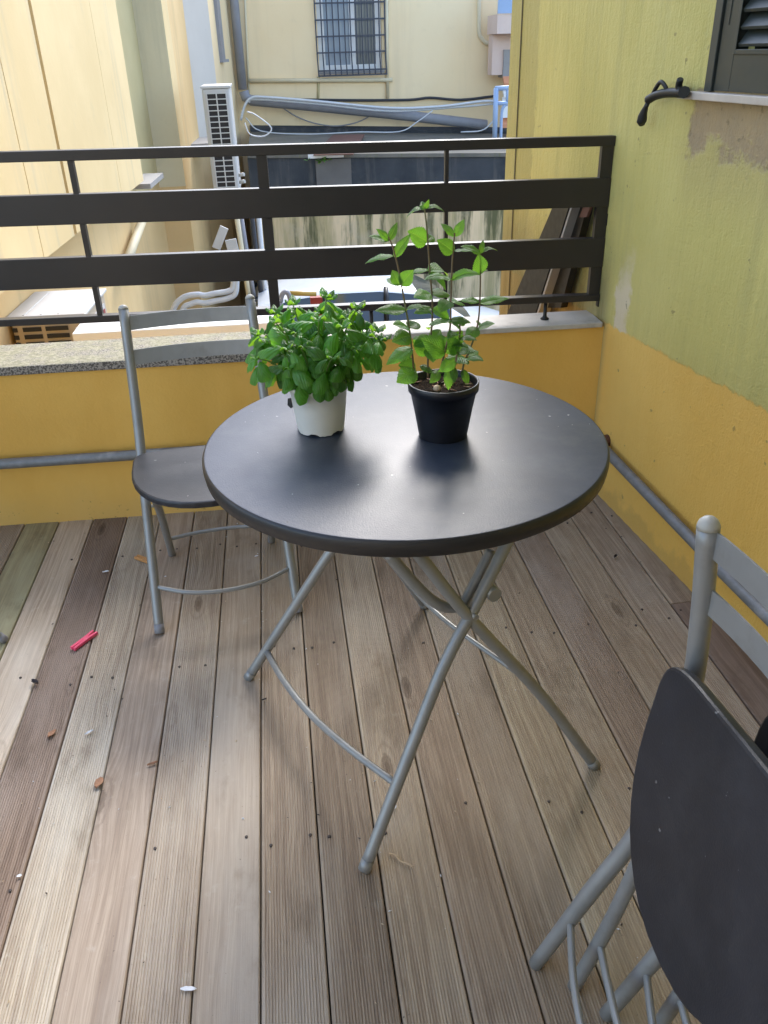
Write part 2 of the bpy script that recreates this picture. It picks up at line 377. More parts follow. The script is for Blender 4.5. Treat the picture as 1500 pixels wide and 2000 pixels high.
M['pink'] = plain('pink_plastic', (.85, .09, .19), .4, .08, 80)
M['pegwood'] = plain('peg_wood', (.56, .28, .10), .6, .2, 120)
M['leafdry'] = plain('dry_leaf', (.34, .17, .09), .65, .35, 160)
M['darkbit'] = plain('dark_seed', (.045, .032, .028), .6, .3, 200)
M['paper'] = plain('paper_scrap', (.75, .76, .78), .6, .08, 80)
M['straw'] = plain('straw', (.55, .42, .28), .7, .2, 120)
M['red'] = plain('red_plastic', (.25, .02, .02), .4); M['yellow'] = plain('yellow_plastic', (.42, .27, .05), .5)
M['ceil'] = plain('overhang_and_wall_paint', (.48, .43, .34), .8, .05, 3)

# ------------------------------------------------------------------ ground, deck
g = struct(MB().add([(-120, -60, -2.5), (120, -60, -2.5), (120, 160, -2.5), (-120, 160, -2.5)], [(0, 1, 2, 3)]).build('ground', M['asphalt']))
sky_note = None
PIT = .1162
bx = [-.139 + PIT * k for k in range(-16, 11)]
deck = struct(MB().box(-2.1, 1.42, -1.0, 2.70, -.30, -.034).build('deck', M['under']))
def board_mesh(flat, w, L, ng=19):
    wd = w - .0028; b = MB(); prof = []
    x0, x1 = -wd / 2, wd / 2
    prof.append((x0, -.026)); prof.append((x0, -.004)); prof.append((x0 + .0022, -.0008))
    if flat: prof += [(0, 0)]
    else:
        a = x0 + .006; st = (wd - .012) / ng
        for i in range(ng):
            c = a + st * (i + .5); prof += [(c - st * .32, 0), (c - st * .14, -.0016), (c + st * .14, -.0016), (c + st * .32, 0)]
    prof += [(x1 - .0022, -.0008), (x1, -.004), (x1, -.026)]
    n = len(prof); ys = [0, L]
    vs = [(x, y, z) for y in ys for x, z in prof]
    b.add(vs, [(i, i + 1, n + i + 1, n + i) for i in range(n - 1)] + [list(range(n)), [2 * n - 1 - i for i in range(n)]])
    return b
YB0, YB1 = -1.0, 2.66
proto = {}
def put_board(x0, x1, y0, y1, flat, col):
    key = (flat, round(x1 - x0, 3), round(y1 - y0, 3))
    if key not in proto:
        o = board_mesh(flat, x1 - x0, y1 - y0).build('deck_board', M['wood'], deck); proto[key] = o.data
    else:
        o = bpy.data.objects.new('deck_board', proto[key]); COL.objects.link(o); o.parent = deck
    o.location = ((x0 + x1) / 2, y0, random.uniform(-.0012, .0006)); o.color = (*col, 1)
cols = {-7: (.82, .86, .62), -6: (1.28, 1.24, 1.16), -5: (.66, .58, .55), -4: (1.22, 1.24, 1.2), -3: (1.06, 1.0, .95), -2: (1.08, 1.05, 1.0), -1: (1.06, 1.01, .94), 0: (1.02, .96, .87),
        1: (.96, .88, .77), 2: (1.04, .97, .84), 3: (.95, .86, .75), 4: (1.0, .92, .80), 5: (1.12, 1.08, .92), 6: (1.05, .98, .84), 7: (.95, .86, .78), 8: (1.0, .94, .82), 9: (1.0, .95, .86)}
flats = {-7, -6, -1, -3, -10, -12}
for i in range(len(bx) - 1):
    k = i - 16; c = cols.get(k, (1, .97, .92)); q_ = random.uniform(.95, 1.05); c = tuple(v * q_ for v in c)

    put_board(bx[i], bx[i + 1], YB0, YB1, k in flats, c)
xl = bx[-1]
put_board(xl, xl + PIT, 1.822, YB1, False, (.95, .86, .74)); put_board(xl, xl + PIT, YB0, 1.818, True, (.62, .53, .50))
put_board(xl + PIT, xl + 2 * PIT, YB0, YB1, True, (.7, .6, .55)); 

# ------------------------------------------------------------------ parapet wall with sill
BD = Vector((.9997, -.0247, 0)); BN = Vector((.0247, .9997, 0)); BO = Vector((1.03, 2.576, 0))   # BN points outwards
Zv = Vector((0, 0, 1))
def bw(s, off, z): return BO + BD * s + BN * off + Zv * z
XS = -.93                       # where the granite coping gives way to the thin marble one
par = empty('parapet_wall', (-.2, 2.7, -.02), 'low ochre painted parapet wall at the far edge of the deck', 'wall')
MB().obox(bw(-3.3, .004, -2.5), BD * (3.3 + XS), BN * .21, Zv * 3.036).obox(bw(XS + .0005, 0, -2.5), BD * (-XS + .05), BN * .135, Zv * 3.084).build('wall_body', M['ochre'], par)
b = MB().obox(bw(-3.3, -.006, .5365), BD * (3.3 + XS - .001), BN * .245, Zv * .028); s1 = b.build('coping_slab', M['granite'], par, .003); s1['label'] = 'thick lichen speckled granite coping slab'
b = MB().obox(bw(XS + .001, -.012, .5845), BD * (-XS + .004), BN * .155, Zv * .016); s2 = b.build('coping_slab', M['marble'], par, .002); s2['label'] = 'thin pale marble coping slab'

# ------------------------------------------------------------------ house wall on the right
RD = Vector((.0905, -.9959, 0)); RN = Vector((-.9959, -.0905, 0)); RO = Vector((1.044, 2.576, 0))
def rw(s, off, z): return RO + RD * s + RN * off + Zv * z
house = empty('house_wall', (1.1, 1.6, 0), 'rough green house wall with ochre painted base, right of the deck', 'house wall')
SF = -1.0
win_s0, win_z0 = .412, 1.306
b = MB().obox(rw(SF, 0, -2.5), RD * (4.6 - SF), RN * -.3, Zv * (2.5 + win_z0))
b.obox(rw(SF, 0, win_z0), RD * (win_s0 - SF), RN * -.3, Zv * 2.6).obox(rw(win_s0 + .95, 0, win_z0), RD * (4.6 - win_s0 - .95), RN * -.3, Zv * 2.6)
b.obox(rw(win_s0, 0, win_z0 + 1.25), RD * .95, RN * -.3, Zv * 1.35)
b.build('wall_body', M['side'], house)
MB().obox(rw(SF + .115, .0015, -2.5), RD * .006, RN * .003, Zv * 6.4).build('expansion_joint', plain('joint_dirt', (.14, .12, .06), .8), house)
MB().obox(rw(.318, .028, 1.2715), RD * 1.1, RN * -.15, Zv * .0175).build('window_sill', M['sill'], house, .002)
sh = MB()
def rwbox(b, s0, s1, o0, o1, z0, z1): return b.obox(rw(s0, o0, z0), RD * (s1 - s0), RN * (o1 - o0), Zv * (z1 - z0))
b = MB(); W0 = win_s0
rwbox(b, W0, W0 + .03, -.05, .012, 1.2905, 2.5); rwbox(b, W0 + .92, W0 + .95, -.05, .012, 1.2905, 2.5)
shut = b.build('window_frame', M['shut'], house, .002)
def leaf_frame(a, c):
    b = MB()
    rwbox(b, a, a + .062, -.03, .006, 1.293, 2.48); rwbox(b, c - .062, c, -.03, .006, 1.293, 2.48)
    rwbox(b, a + .062, c - .062, -.03, .0055, 1.293, 1.378); rwbox(b, a + .062, c - .062, -.03, .0055, 2.4, 2.48)
    for k, zz in ((0, 0),):
        rwbox(b, a + .022, a + .026, .006, .008, 1.43, 1.62); rwbox(b, a + .06, a + .07, .006, .009, 1.37, 2.4); rwbox(b, a + .07, c - .07, .006, .009, 1.37, 1.38)
    return b
for a, c in ((W0 + .034, W0 + .472), (W0 + .478, W0 + .916)):
    lf = leaf_frame(a, c).build('shutter', M['shut'], house, .0015)
    for k in range(30):
        z = 1.386 + k * .034
        MB().obox(rw(a + .071, -.026, z + .036), RD * (c - a - .142), RN * .028 + Zv * -.037, Zv * .006 + RN * .003).build('louver', M['shut'], lf)
b = MB(); rwbox(b, W0 + .03, W0 + .92, -.12, -.09, 1.29, 2.5); b.build('window_pane', M['glass'], house)

# shutter stay
st = empty('shutter_stay', rw(.33, .01, 1.29), 'black wrought iron shutter stay with drooping drop-shaped handle beside the sill', 'shutter stay')
nrm = RN
def rp(px, py, off): return onpl(px, py, rw(0, off, 0), RN)
b = MB(); b.tube([rp(1338, 180, -.02), rp(1336, 180, .05)], .014, 10); b.build('wall_pin', M['iron'], st)
b = MB(); b.tube(curve([rp(1338, 182, .03), rp(1318, 181, .034), rp(1298, 182, .036), rp(1280, 187, .037), rp(1266, 195, .037)]), .0115, 10); b.build('arm', M['iron'], st)
b = MB(); b.tube(curve([rp(1330, 182, .03), rp(1326, 168, .034), rp(1329, 154, .038)]), [.009] * 8 + [.009] * 8 + [.007], 8); b.build('stop', M['iron'], st)
b = MB(); b.tube(curve([rp(1272, 190, .035), rp(1281, 172, .04), rp(1291, 160, .042), rp(1300, 170, .04), rp(1303, 181, .036)], 6), .0055, 8); b.build('catch', M['iron'], st)
b = MB(); pts = [rp(1267, 197, .038), rp(1262, 208, .04), rp(1258, 218, .04), rp(1255, 228, .04), rp(1253, 238, .04), rp(1254, 244, .04)]; b.tube(pts, [.006, .0065, .0095, .013, .0135, .008], 10); b.build('handle', M['iron'], st)

# wall pipes
b = MB(); b.tube([bw(-3.2, -.028, .246), bw(-.04, -.028, .247)], .0175, 14); p1 = b.build('heating_pipe', M['pipe'], None); tag(p1, 'grey metal pipe running along the ochre parapet behind the chair', 'pipe')
b = MB(); b.tube(curve([rw(.12, .03, .215), rw(.2, .03, .208), rw(.7, .03, .18), rw(1.1, .03, .163), rw(3.0, .03, .12)], 10), .0165, 14); p2 = b.build('heating_pipe', M['pipe'], None); tag(p2, 'scuffed grey pipe sloping along the ochre base of the house wall', 'pipe')
b = MB(); b.tube([rw(.115, -.01, .222), rw(.115, .05, .218)], .021, 12).tube([rw(.10, .03, .225), rw(.145, .03, .213)], .02, 12); b.build('elbow', M['rust'], p2)

# ------------------------------------------------------------------ railing
rail = empty('railing', (.1, 2.69, .6), 'dark brown steel railing with two broad flat bars above the parapet', 'railing')
RO2 = .046
def zf(z): return 1.4 - (1.4 - z) * .988
def rz(s, z): return z - .0105 * (s + .93 + 0) - .0015
def rbar(b, s0, s1, z0, z1, o0, o1):
    # horizontal bar following the railing's slight fall
    P = [bw(s, o, 0) + Zv * (zf(z) - .0115 * (s + 1.8)) for o in (o0, o1) for z in (z0, z1) for s in (s0, s1)]
    return b.add(P, [(0, 1, 3, 2), (4, 6, 7, 5), (0, 4, 5, 1), (2, 3, 7, 6), (0, 2, 6, 4), (1, 5, 7, 3)])
SE = .008
rbar(MB(), -3.2, SE, 1.145, 1.174, RO2, RO2 + .032).build('top_rail', M['rail'], rail, .002)
rbar(MB(), -3.2, SE - .001, .968, 1.054, RO2 + .002, RO2 + .030).build('broad_bar', M['rail'], rail, .002)
rbar(MB(), -3.2, SE - .001, .780, .872, RO2 + .002, RO2 + .030).build('broad_bar', M['rail'], rail, .002)
rbar(MB(), -3.2, SE, .668, .690, RO2, RO2 + .032).build('bottom_rail', M['rail'], rail, .002)
def vpost(s, wd, nm):
    d = .0115 * (s + 1.8); return MB().obox(bw(s - wd / 2, RO2 + .005, zf(.672) - d), BD * wd, BN * .022, Zv * .495).build(nm, M['rail'], rail)
vpost(-1.058, .031, 'post'); vpost(-.507, .011, 'baluster'); vpost(-1.605, .016, 'baluster'); vpost(-2.15, .031, 'post'); vpost(-2.7, .016, 'baluster')
vpost(SE - .02, .036, 'post')
for s, zt in ((-.75, .66), (-.17, .66)):
    zb = .6005 if s > XS else .565; d = .0115 * (s + 1.8)
    bb = MB(); bb.lathe([(0, .0), (.014, 0), (.014, .004), (.008, .008), (.006, .014), (.006, zf(.668) - d - zb), (0, zf(.668) - d - zb)], bw(s, RO2 + .016, zb), 14)
    bb.build('anchor_foot', M['black'], rail)
for zc in (.915, .655):
    MB().obox(bw(SE - .004, RO2 + .004, zc - .02), BD * .03, BN * .022, Zv * .036).build('wall_bracket', M['black'], rail, .002)

# ------------------------------------------------------------------ folding table
TC = Vector((.2147, 1.4847, 0)); TZ = .73; TR = .3935
tab = empty('folding_table', (TC.x, TC.y, 0), 'round black folding table on grey crossed legs in the middle of the deck', 'table')
b = MB(); b.lathe([(0, TZ), (TR - .006, TZ), (TR - .0035, TZ - .0006)], (TC.x, TC.y, 0), 128); b.build('tabletop', M['table'], tab)
b = MB(); b.lathe([(TR - .0035, TZ - .0006), (TR - .001, TZ - .002), (TR + .001, TZ - .006), (TR + .0015, TZ - .014), (TR - .001, TZ - .030), (TR - .006, TZ - .034), (TR - .03, TZ - .034), (TR - .03, TZ - .018), (0, TZ - .018)], (TC.x, TC.y, 0), 128); b.build('rim', M['rim'], tab)
w_ = Vector((.943, .333, 0)); u_ = Vector((.333, -.943, 0))
def leg(P, sgn_w, sgn_u, prof, k=.22):
    return [Vector(P) + w_ * (a * sgn_w) + Zv * z - u_ * (sgn_u * k * z) for a, z in prof]
P1 = [(0, .002), (.10, .165), (.19, .313), (.226, .366), (.255, .402), (.292, .447), (.378, .556), (.47, .672)]
P1 = [(0, .002), (.113, .188), (.2, .33), (.228, .371), (.26, .412), (.3, .458), (.378, .556), (.455, .66)]
P2 = [(0, .002), (.13, .227), (.28, .446), (.366, .59), (.415, .675)]
def legtube(pts, r=.0122):
    b = MB(); b.tube(curve(pts, 6), r, 14); return b
LF, LL, LRr, LB = (.063, 1.074, 0), (-.171, 1.686, 0), (.598, 1.263, 0), (.33, 1.92, 0)
for P, sw, su, pr in ((LF, 1, 1, P1), (LL, 1, -1, P1), (LRr, -1, 1, P2), (LB, -1, -1, P2)):
    pts = leg(P, sw, su, pr); o = legtube(pts).build('leg', M['frame'], tab)
    d = (pts[1] - pts[0]).normalized()
    MB().tube([pts[0] - d * .0005, pts[0] + d * .022], .0133, 14).build('foot_cap', M['frame'], o)
def legpt(P, sw, su, pr, z):
    for (a0, z0), (a1, z1) in zip(pr, pr[1:]):
        if z0 <= z <= z1:
            a = a0 + (a1 - a0) * (z - z0) / (z1 - z0); return leg(P, sw, su, [(a, z)])[0]
A, B_ = legpt(LL, 1, -1, P1, .085), legpt(LF, 1, 1, P1, .155)
A.z, B_.z = A.z, B_.z
mid = (A + B_) / 2 - w_ * .03 - Zv * .004
MB().tube(curve([A, (A * .75 + B_ * .25) - w_ * .023, mid, (A * .25 + B_ * .75) - w_ * .022, B_], 6), .0078, 10).build('stretcher', M['frame'], tab)
A, B_ = legpt(LB, -1, -1, P2, .12), legpt(LRr, -1, 1, P2, .12)
mid = (A + B_) / 2 + w_ * .05
A2, B2 = legpt(LB, -1, -1, P2, .27), legpt(LRr, -1, 1, P2, .27)
MB().tube(curve([A2, (A2 + B2) / 2 - w_ * .03, B2], 8), .0062, 10).build('stretcher', M['frame'], tab)
A, B_ = legpt(LF, 1, 1, P1, .655), legpt(LL, 1, -1, P1, .655)
MB().tube([A, B_], .0115, 12).build('top_bar', M['frame'], tab)
A, B_ = legpt(LRr, -1, 1, P2, .67), legpt(LB, -1, -1, P2, .67)
MB().tube([A, B_], .0115, 12).build('top_bar', M['frame'], tab)
for dz in (-.16, .16):
    c = TC + u_ * dz; MB().obox(c - w_ * .24 + Zv * .683 - u_ * .012, w_ * .48, u_ * .024, Zv * .0135).build('support_rail', M['frame'], tab)
# catch bar: bent tube beside the upper leg
pl_n = (u_ + Zv * .22).normalized(); P0 = Vector(LF) - u_ * .035
def lp(px, py, sh=0): return onpl(px, py, P0 - u_ * sh, pl_n)
pts = [lp(960, 1074), lp(942, 1110), lp(926, 1142), lp(912, 1168), lp(898, 1184), lp(872, 1186), lp(846, 1174), lp(815, 1146), lp(785, 1112), lp(758, 1080)]
MB().tube(curve(pts, 5), .0112, 12).build('catch_bar', M['frame'], tab)
q = lp(940, 1138); MB().tube([q + u_ * .05, q - u_ * .012], .0145, 16).build('pivot_knob', M['frame'], tab)
for P, sw, su, pr in ((LF, 1, 1, P1), (LL, 1, -1, P1)):
    q = legpt(P, sw, su, pr, .452); MB().tube([q + u_ * .018 * su, q - u_ * .03 * su], .006, 10).build('pivot_bolt', M['frame'], tab)

# ------------------------------------------------------------------ folding chairs
def dshape(wd, dp, n=18):
    pts = []
    for i in range(n + 1):
        a = math.pi + math.pi * i / n; c, s_ = math.cos(a), math.sin(a)
        pts.append((wd / 2 * math.copysign(abs(c) ** .9, c), dp * .66 * math.copysign(abs(s_) ** .95, s_)))
    for i in range(1, n):
        a = math.pi * i / n; c, s_ = math.cos(a), math.sin(a)
        pts.append((wd / 2 * math.copysign(abs(c) ** .32, c), dp * .34 * math.copysign(abs(s_) ** .32, s_)))
    return pts
def chair_open(name):
    t = empty(name); R1 = .0135
    for sx in (-1, 1):
        pr = [(.194, 0, .002), (.189, .10, .18), (.183, .215, .385), (.179, .262, .47), (.176, .31, .58), (.171, .385, .805)]
        pts = curve([(sx * x, y, z) for x, y, z in pr], 6); L = MB().tube(pts, R1, 14).build('back_post', M['frame'], t)
        d = (pts[-1] - pts[-2]).normalized(); e = pts[-1]
        MB().tube([e + d * (a * .013) for a in (0, .3, .6, .85, 1.0)], [R1 + .0006, R1 * .97, R1 * .82, R1 * .52, .001], 14).build('end_cap', M['cap'], L)
        pr = [(.160, .415, .002), (.160, .36, .09), (.159, .25, .25), (.156, .09, .395), (.153, .045, .425)]
        L = MB().tube(curve([(sx * x, y, z) for x, y, z in pr], 6), .0115, 12).build('leg', M['frame'], t)
    for sx in (-1, 1):
        MB().tube([(sx * .196, .205, .292), (sx * .145, .205, .292)], .0042, 8).build('pivot_bolt', M['cap'], t)
        MB().tube([(sx * .194, -.0005, .0015), (sx * .1935, .012, .024)], .0141, 14).build('foot_cap', M['gpipe'], t)
        MB().tube([(sx * .160, .4155, .0015), (sx * .160, .404, .022)], .0121, 12).build('foot_cap', M['gpipe'], t)
    def slat(z0, z1, y0, y1, bow):
        b = MB(); n = 12; vs = []
        for i in range(n + 1):
            f = i / n * 2 - 1; x = .172 * f; dy = bow * (1 - f * f)
            for zz, yy, o in ((z0, y0, 0), (z1, y1, 0), (z1, y1, .003), (z0, y0, .003)): vs.append((x, yy + dy + o - .006, zz))
        fs = [(i * 4 + j, i * 4 + (j + 1) % 4, i * 4 + 4 + (j + 1) % 4, i * 4 + 4 + j) for i in range(n) for j in range(4)]
        return b.add(vs, fs + [(3, 2, 1, 0), (n * 4, n * 4 + 1, n * 4 + 2, n * 4 + 3)]).build('back_slat', M['frame'], t)
    slat(.752, .788, .367, .379, .02); slat(.664, .702, .338, .350, .02)
    MB().tube(curve([(-.190, .062, .115), (-.1, .02, .108), (0, .006, .106), (.1, .02, .108), (.190, .062, .115)], 6), .0062, 10).build('stretcher', M['frame'], t)
    MB().tube(curve([(-.160, .36, .09), (-.08, .385, .086), (0, .392, .085), (.08, .385, .086), (.160, .36, .09)], 6), .0062, 10).build('stretcher', M['frame'], t)
    MB().prism(dshape(.40, .345), (1, 0, 0), (0, 1, 0), (0, .115, .4305), (0, 0, .0185)).build('seat', M['seat'], t, .005)
    return t
ch = chair_open('folding_chair'); ch.location = (-.225, 1.935, 0); ch.rotation_euler.z = R_(5.3)
tag(ch, 'open grey folding chair with black seat, tucked behind the round table', 'chair', 'grey folding chairs')
c2 = copy_tree(ch); c2.location = (-1.285, 1.90, 0); c2.rotation_euler.z = R_(-62)
tag(c2, 'grey folding chair of which only a foot shows at the left edge', 'chair', 'grey folding chairs')

# folded chairs by the house wall; local x points towards the camera (-Y)
def chair_folded(name):
    t = empty(name); R1 = .0142
    WX = .386
    for x in (0, WX):
        pr = [(0, .002), (.079, .183), (.141, .319), (.172, .46), (.183, .60), (.176, .74), (.163, .872)]
        pts = curve([(x, a, z) for a, z in pr], 6); L = MB().tube(pts, [R1 * (.84 + .16 * min(1, i / 6)) for i in range(len(pts))], 16).build('back_post', M['frame'], t)
        d = (pts[-1] - pts[-2]).normalized(); e = pts[-1]
        MB().tube([e + d * (a * .016) for a in (0, .3, .6, .85, 1.0)], [R1 + .0005, R1 * .97, R1 * .82, R1 * .52, .001], 16).build('end_cap', M['cap'], L)
    for x in (.045, WX - .045):
        pr = [(.056, .002), (.105, .188), (.140, .373), (.150, .48), (.150, .60)]
        MB().tube(curve([(x, a, z) for a, z in pr], 6), .0118, 14).build('leg', M['frame'], t)
    for zc, a in ((.852, .166), (.766, .174)):
        b = MB(); n = 12; vs = []
        for i in range(n + 1):
            f = i / n * 2 - 1; x = WX / 2 + WX / 2 * f; dy = .022 * (1 - f * f)
            for zz, o in ((zc - .019, 0), (zc + .019, 0), (zc + .019, .003), (zc - .019, .003)): vs.append((x, a + dy + o, zz))
        fs = [(i * 4 + j, i * 4 + (j + 1) % 4, i * 4 + 4 + (j + 1) % 4, i * 4 + 4 + j) for i in range(n) for j in range(4)]
        b.add(vs, fs + [(3, 2, 1, 0), (n * 4, n * 4 + 1, n * 4 + 2, n * 4 + 3)]).build('back_slat', M['frame'], t)
    MB().tube(curve([(0, .052, .12), (.1, .03, .115), (WX / 2, .022, .113), (WX - .1, .03, .115), (WX, .052, .12)], 6), .0062, 10).build('stretcher', M['frame'], t)
    MB().tube(curve([(.045, .088, .12), (.12, .08, .118), (WX / 2, .076, .117), (WX - .12, .08, .118), (WX - .045, .088, .12)], 6), .0062, 10).build('stretcher', M['frame'], t)
    MB().tube([(.04, .125, .318), (.002, .141, .32)], .004, 8).build('pivot_bolt', M['frame'], t)
    o = Vector((WX / 2 + .016, .124, .590)); up = Vector((0, .2, .98)).normalized(); nn = Vector((0, .98, -.2)).normalized()
    ct, st_ = math.cos(R_(8)), math.sin(R_(8)); MB().prism(dshape(.40, .345), Vector((1, 0, 0)) * ct + up * st_, up * ct - Vector((1, 0, 0)) * st_, o, nn * .019).build('seat', M['seat'], t, .005)
    return t
f1 = chair_folded('folding_chair'); 
def place_f(o, x, y, rz): o.location = (x, y, 0); o.rotation_euler.z = rz
place_f(f1, .337, .84, R_(-93)) 
tag(f1, 'folded grey chair with black seat turned up, front one of the pair at lower right', 'chair', 'grey folding chairs')
f2 = copy_tree(f1); place_f(f2, .427, .739, R_(-93))
tag(f2, 'folded grey chair mostly hidden behind the other folded chair at lower right', 'chair', 'grey folding chairs')

# ------------------------------------------------------------------ plants
def leaf_mesh(name, mat, wprof, droop, cup, fold, serr=0, nl=10, nw=3, ripple=0):
    vs, fs, uv = [], [], []
    for i in range(nl + 1):
        t = i / nl; hw = wprof(t) / 2
        if serr and 0 < i < nl: hw *= 1 + serr * (1 if i % 2 else -1)
        y = math.sin(t * droop) / droop if droop else t; zc = -(1 - math.cos(t * droop)) / droop if droop else 0
        for j in range(-nw, nw + 1):
            f = j / nw; vs.append((hw * f, y, zc - cup * hw * f * f + fold * abs(f) * hw + ripple * hw * abs(f) * math.sin(t * 15 + (1.3 if f > 0 else 0)))); uv.append((.5 + .5 * f * min(1, hw / .3), t))
    k = 2 * nw + 1
    for i in range(nl):
        for j in range(k - 1): fs.append((i * k + j, i * k + j + 1, (i + 1) * k + j + 1, (i + 1) * k + j))
    me = bpy.data.meshes.new(name); me.from_pydata(vs, [], fs); me.polygons.foreach_set('use_smooth', [True] * len(fs))
    ul = me.uv_layers.new(name='UVMap')
    for lp_ in me.loops: ul.data[lp_.index].uv = uv[lp_.vertex_index]
    me.materials.append(mat); me.update(); return me
def put_leaf(me, base, d, up, L, W, parent, name='leaf'):
    d = Vector(d).normalized(); up = Vector(up); up = up - d * up.dot(d)
    if up.length < 1e-3: up = d.orthogonal()
    up.normalize(); x = d.cross(up)
    o = bpy.data.objects.new(name, me); COL.objects.link(o); o.parent = parent
    mm = Matrix.Identity(4)
    for i, v in enumerate((x * W, d * L, up * L)):
        for j in range(3): mm[j][i] = v[j]
    mm.translation = Vector(base) - Vector(parent['_o']); o.matrix_basis = mm; return o
ov = lambda t: .62 * math.sin(math.pi * min(1, t ** .78)) ** .72 if 0 < t < 1 else .03
bl = [leaf_mesh('basil_leaf', M['basil'], ov, dr, cu, fo, 0, 12, 4, .16) for dr, cu, fo in ((1.0, 1.3, .12), (1.5, 1.5, .05), (.6, 1.1, .2), (1.2, 1.6, .3), (1.7, 1.2, .1))]
def pot(root, c, r0, r1, H, rim_h, mat, ragged=0):
    n = 64; b = MB(); prof = [(r0, 0), (r0 + (r1 - r0) * .5, H * .5), (r1 - .002, H - rim_h), (r1 + .0015, H - rim_h + .001), (r1 + .0025, H - .001), (r1 + .0015, H), (r1 - .001, H), (r1 - .0025, H - .004), (r0 - .0015, .014), (0, .014)]
    o = len(b.v); b.lathe(prof, c, n)
    if ragged:
        for j in range(n):
            a = 2 * math.pi * j / n; lift = max(0, math.sin(a * 6 + .7)) ** .8 * ragged + abs(math.sin(a * 13)) * .0015
            b.v[o + j].z += lift * .8
    return b.build('pot', mat, root)
BC = Vector((.055, 1.565, TZ + .0008))
bas = empty('potted_basil', BC, 'bushy basil plant in a white plastic pot on the table', 'potted plant')
pot(bas, BC, .0475, .059, .099, .012, M['white_pot'], .006)
MB().lathe([(.054, .086), (.03, .089), (0, .09)], BC, 32).build('soil', M['soil'], bas)
MB().add([BC + Vector(v) for v in ((-.053, .004, .068), (-.062, .006, .066), (-.064, .006, .052), (-.058, .002, .046), (-.0505, .0, .05))], [(0, 1, 2, 3, 4)]).build('plant_tag', M['black'], bas)
rb = random.Random(11); top = BC + Vector((0, 0, .092))
def tdir(az, el): return Vector((math.cos(az) * math.cos(el), math.sin(az) * math.cos(el), math.sin(el)))
nst = 29; stems = MB(); nleaf = 0
for i in range(nst):
    az = i * 2.39996 + rb.uniform(-.2, .2); q = math.sqrt((i + .5) / nst)
    lean = q * .95 + rb.uniform(-.08, .08); Ls = (.163 - .036 * q) * rb.uniform(.88, 1.06)
    b0 = top + Vector((math.cos(az), math.sin(az), 0)) * .034 * q
    d = tdir(az, math.pi / 2 - lean); side = d.cross(Zv).normalized() if d.cross(Zv).length > .05 else Vector((1, 0, 0))
    pts = [b0, b0 + d * Ls * .35 + Zv * .012, b0 + d * Ls * .7 + Zv * .016, b0 + d * Ls + Zv * .008]
    cv = curve(pts, 5); MB().tube(cv, [.0022 - .0010 * k / (len(cv) - 1) for k in range(len(cv))], 6).build('stem', M['bstem'], bas)
    for nd, (tp, sz) in enumerate(((.30, .036), (.52, .045), (.74, .049), (.96, .042))):
        pnt = cv[int(tp * (len(cv) - 1))]; fr = side if nd % 2 else d.cross(side).normalized()
        for sg in (-1, 1):
            if rb.random() < (.35 if nd == 0 else .06): continue
            out = (fr * sg + d * .25 + Vector((math.cos(az), math.sin(az), 0)) * .25 * q + Vector((rb.uniform(-.35, .35), rb.uniform(-.35, .35), rb.uniform(-.1, .25)))).normalized()
            el = rb.uniform(-.35, .25) - (.45 if q > .7 and nd < 2 else 0)
            out = Vector((out.x, out.y, max(-.7, out.z * .4 + el))).normalized(); L = sz * rb.uniform(.8, 1.2)
            pet = pnt + out * .009; put_leaf(rb.choice(bl), pet, out, Zv + d * .35 + Vector((rb.uniform(-.25, .25), rb.uniform(-.25, .25), 0)), L, L * rb.uniform(.82, 1.08), bas); nleaf += 1
    e = cv[-1]
    for k in range(4):
        a = az + k * math.pi / 2 + .4; dd = (tdir(a, .75) + d * .4).normalized(); L = rb.uniform(.016, .026); put_leaf(bl[2], e, dd, Zv, L, L, bas)
for i in range(17):     # small leaves hanging over the pot's rim
    a = i * 2 * math.pi / 17 + rb.uniform(-.15, .15); base = top + Vector((math.cos(a), math.sin(a), 0)) * rb.uniform(.06, .078) + Zv * rb.uniform(.022, .048)
    dd = Vector((math.cos(a) * .55, math.sin(a) * .55, -1 + rb.uniform(-.1, .35))); L = rb.uniform(.03, .043); put_leaf(bl[0], base, dd, Vector((math.cos(a), math.sin(a), .5)), L, L * 1.15, bas)
    MB().tube([top + Vector((math.cos(a), math.sin(a), 0)) * .04, base + Zv * .004, base], .0012, 5).build('stem', M['bstem'], bas)

MC = Vector((.2925, 1.487, TZ + .0008))
mint = empty('potted_mint', MC, 'tall mint plant with four bare stems in a black plastic pot', 'potted plant')
pot(mint, MC, .0475, .0665, .112, .018, M['black_pot'])
sb = MB(); n = 28; rr = random.Random(3)
sb.lathe([(.062, .098), (.05, .101), (.036, .1035), (.02, .102), (0, .104)], MC, n)
for v in sb.v: v.z += rr.uniform(-.003, .004)
sb.build('soil', M['soil'], mint)
MB().lathe([(0, -.006), (.006, -.004), (.008, 0), (.006, .005), (0, .0065)], MC + Vector((-.018, -.030, .108)), 10).build('pebble', M['straw'], mint)
for k in range(22):
    a = rr.uniform(0, 6.28); r = rr.uniform(.005, .055); c = MC + Vector((math.cos(a) * r, math.sin(a) * r, .1045)); dv = Vector((rr.uniform(-1, 1), rr.uniform(-1, 1), rr.uniform(-.2, .5))).normalized() * rr.uniform(.005, .011)
    MB().tube([c - dv, c + dv], .0011, 4).build('bark_chip', M['leafdry'] if k % 3 else M['straw'], mint)
mo = lambda t: .60 * math.sin(math.pi * min(1, t ** .74)) ** .85 if 0 < t < 1 else .03
ml = [leaf_mesh('mint_leaf', M['mint'], mo, dr, cu, fo, .06, 22, 4, rp_) for dr, cu, fo, rp_ in ((.35, .3, .35, .05), (.8, .5, .4, .07), (1.2, .2, .5, .06))]
MY = 1.487
def mp(px, py, dy=0): return atY(px, py, MY + dy)
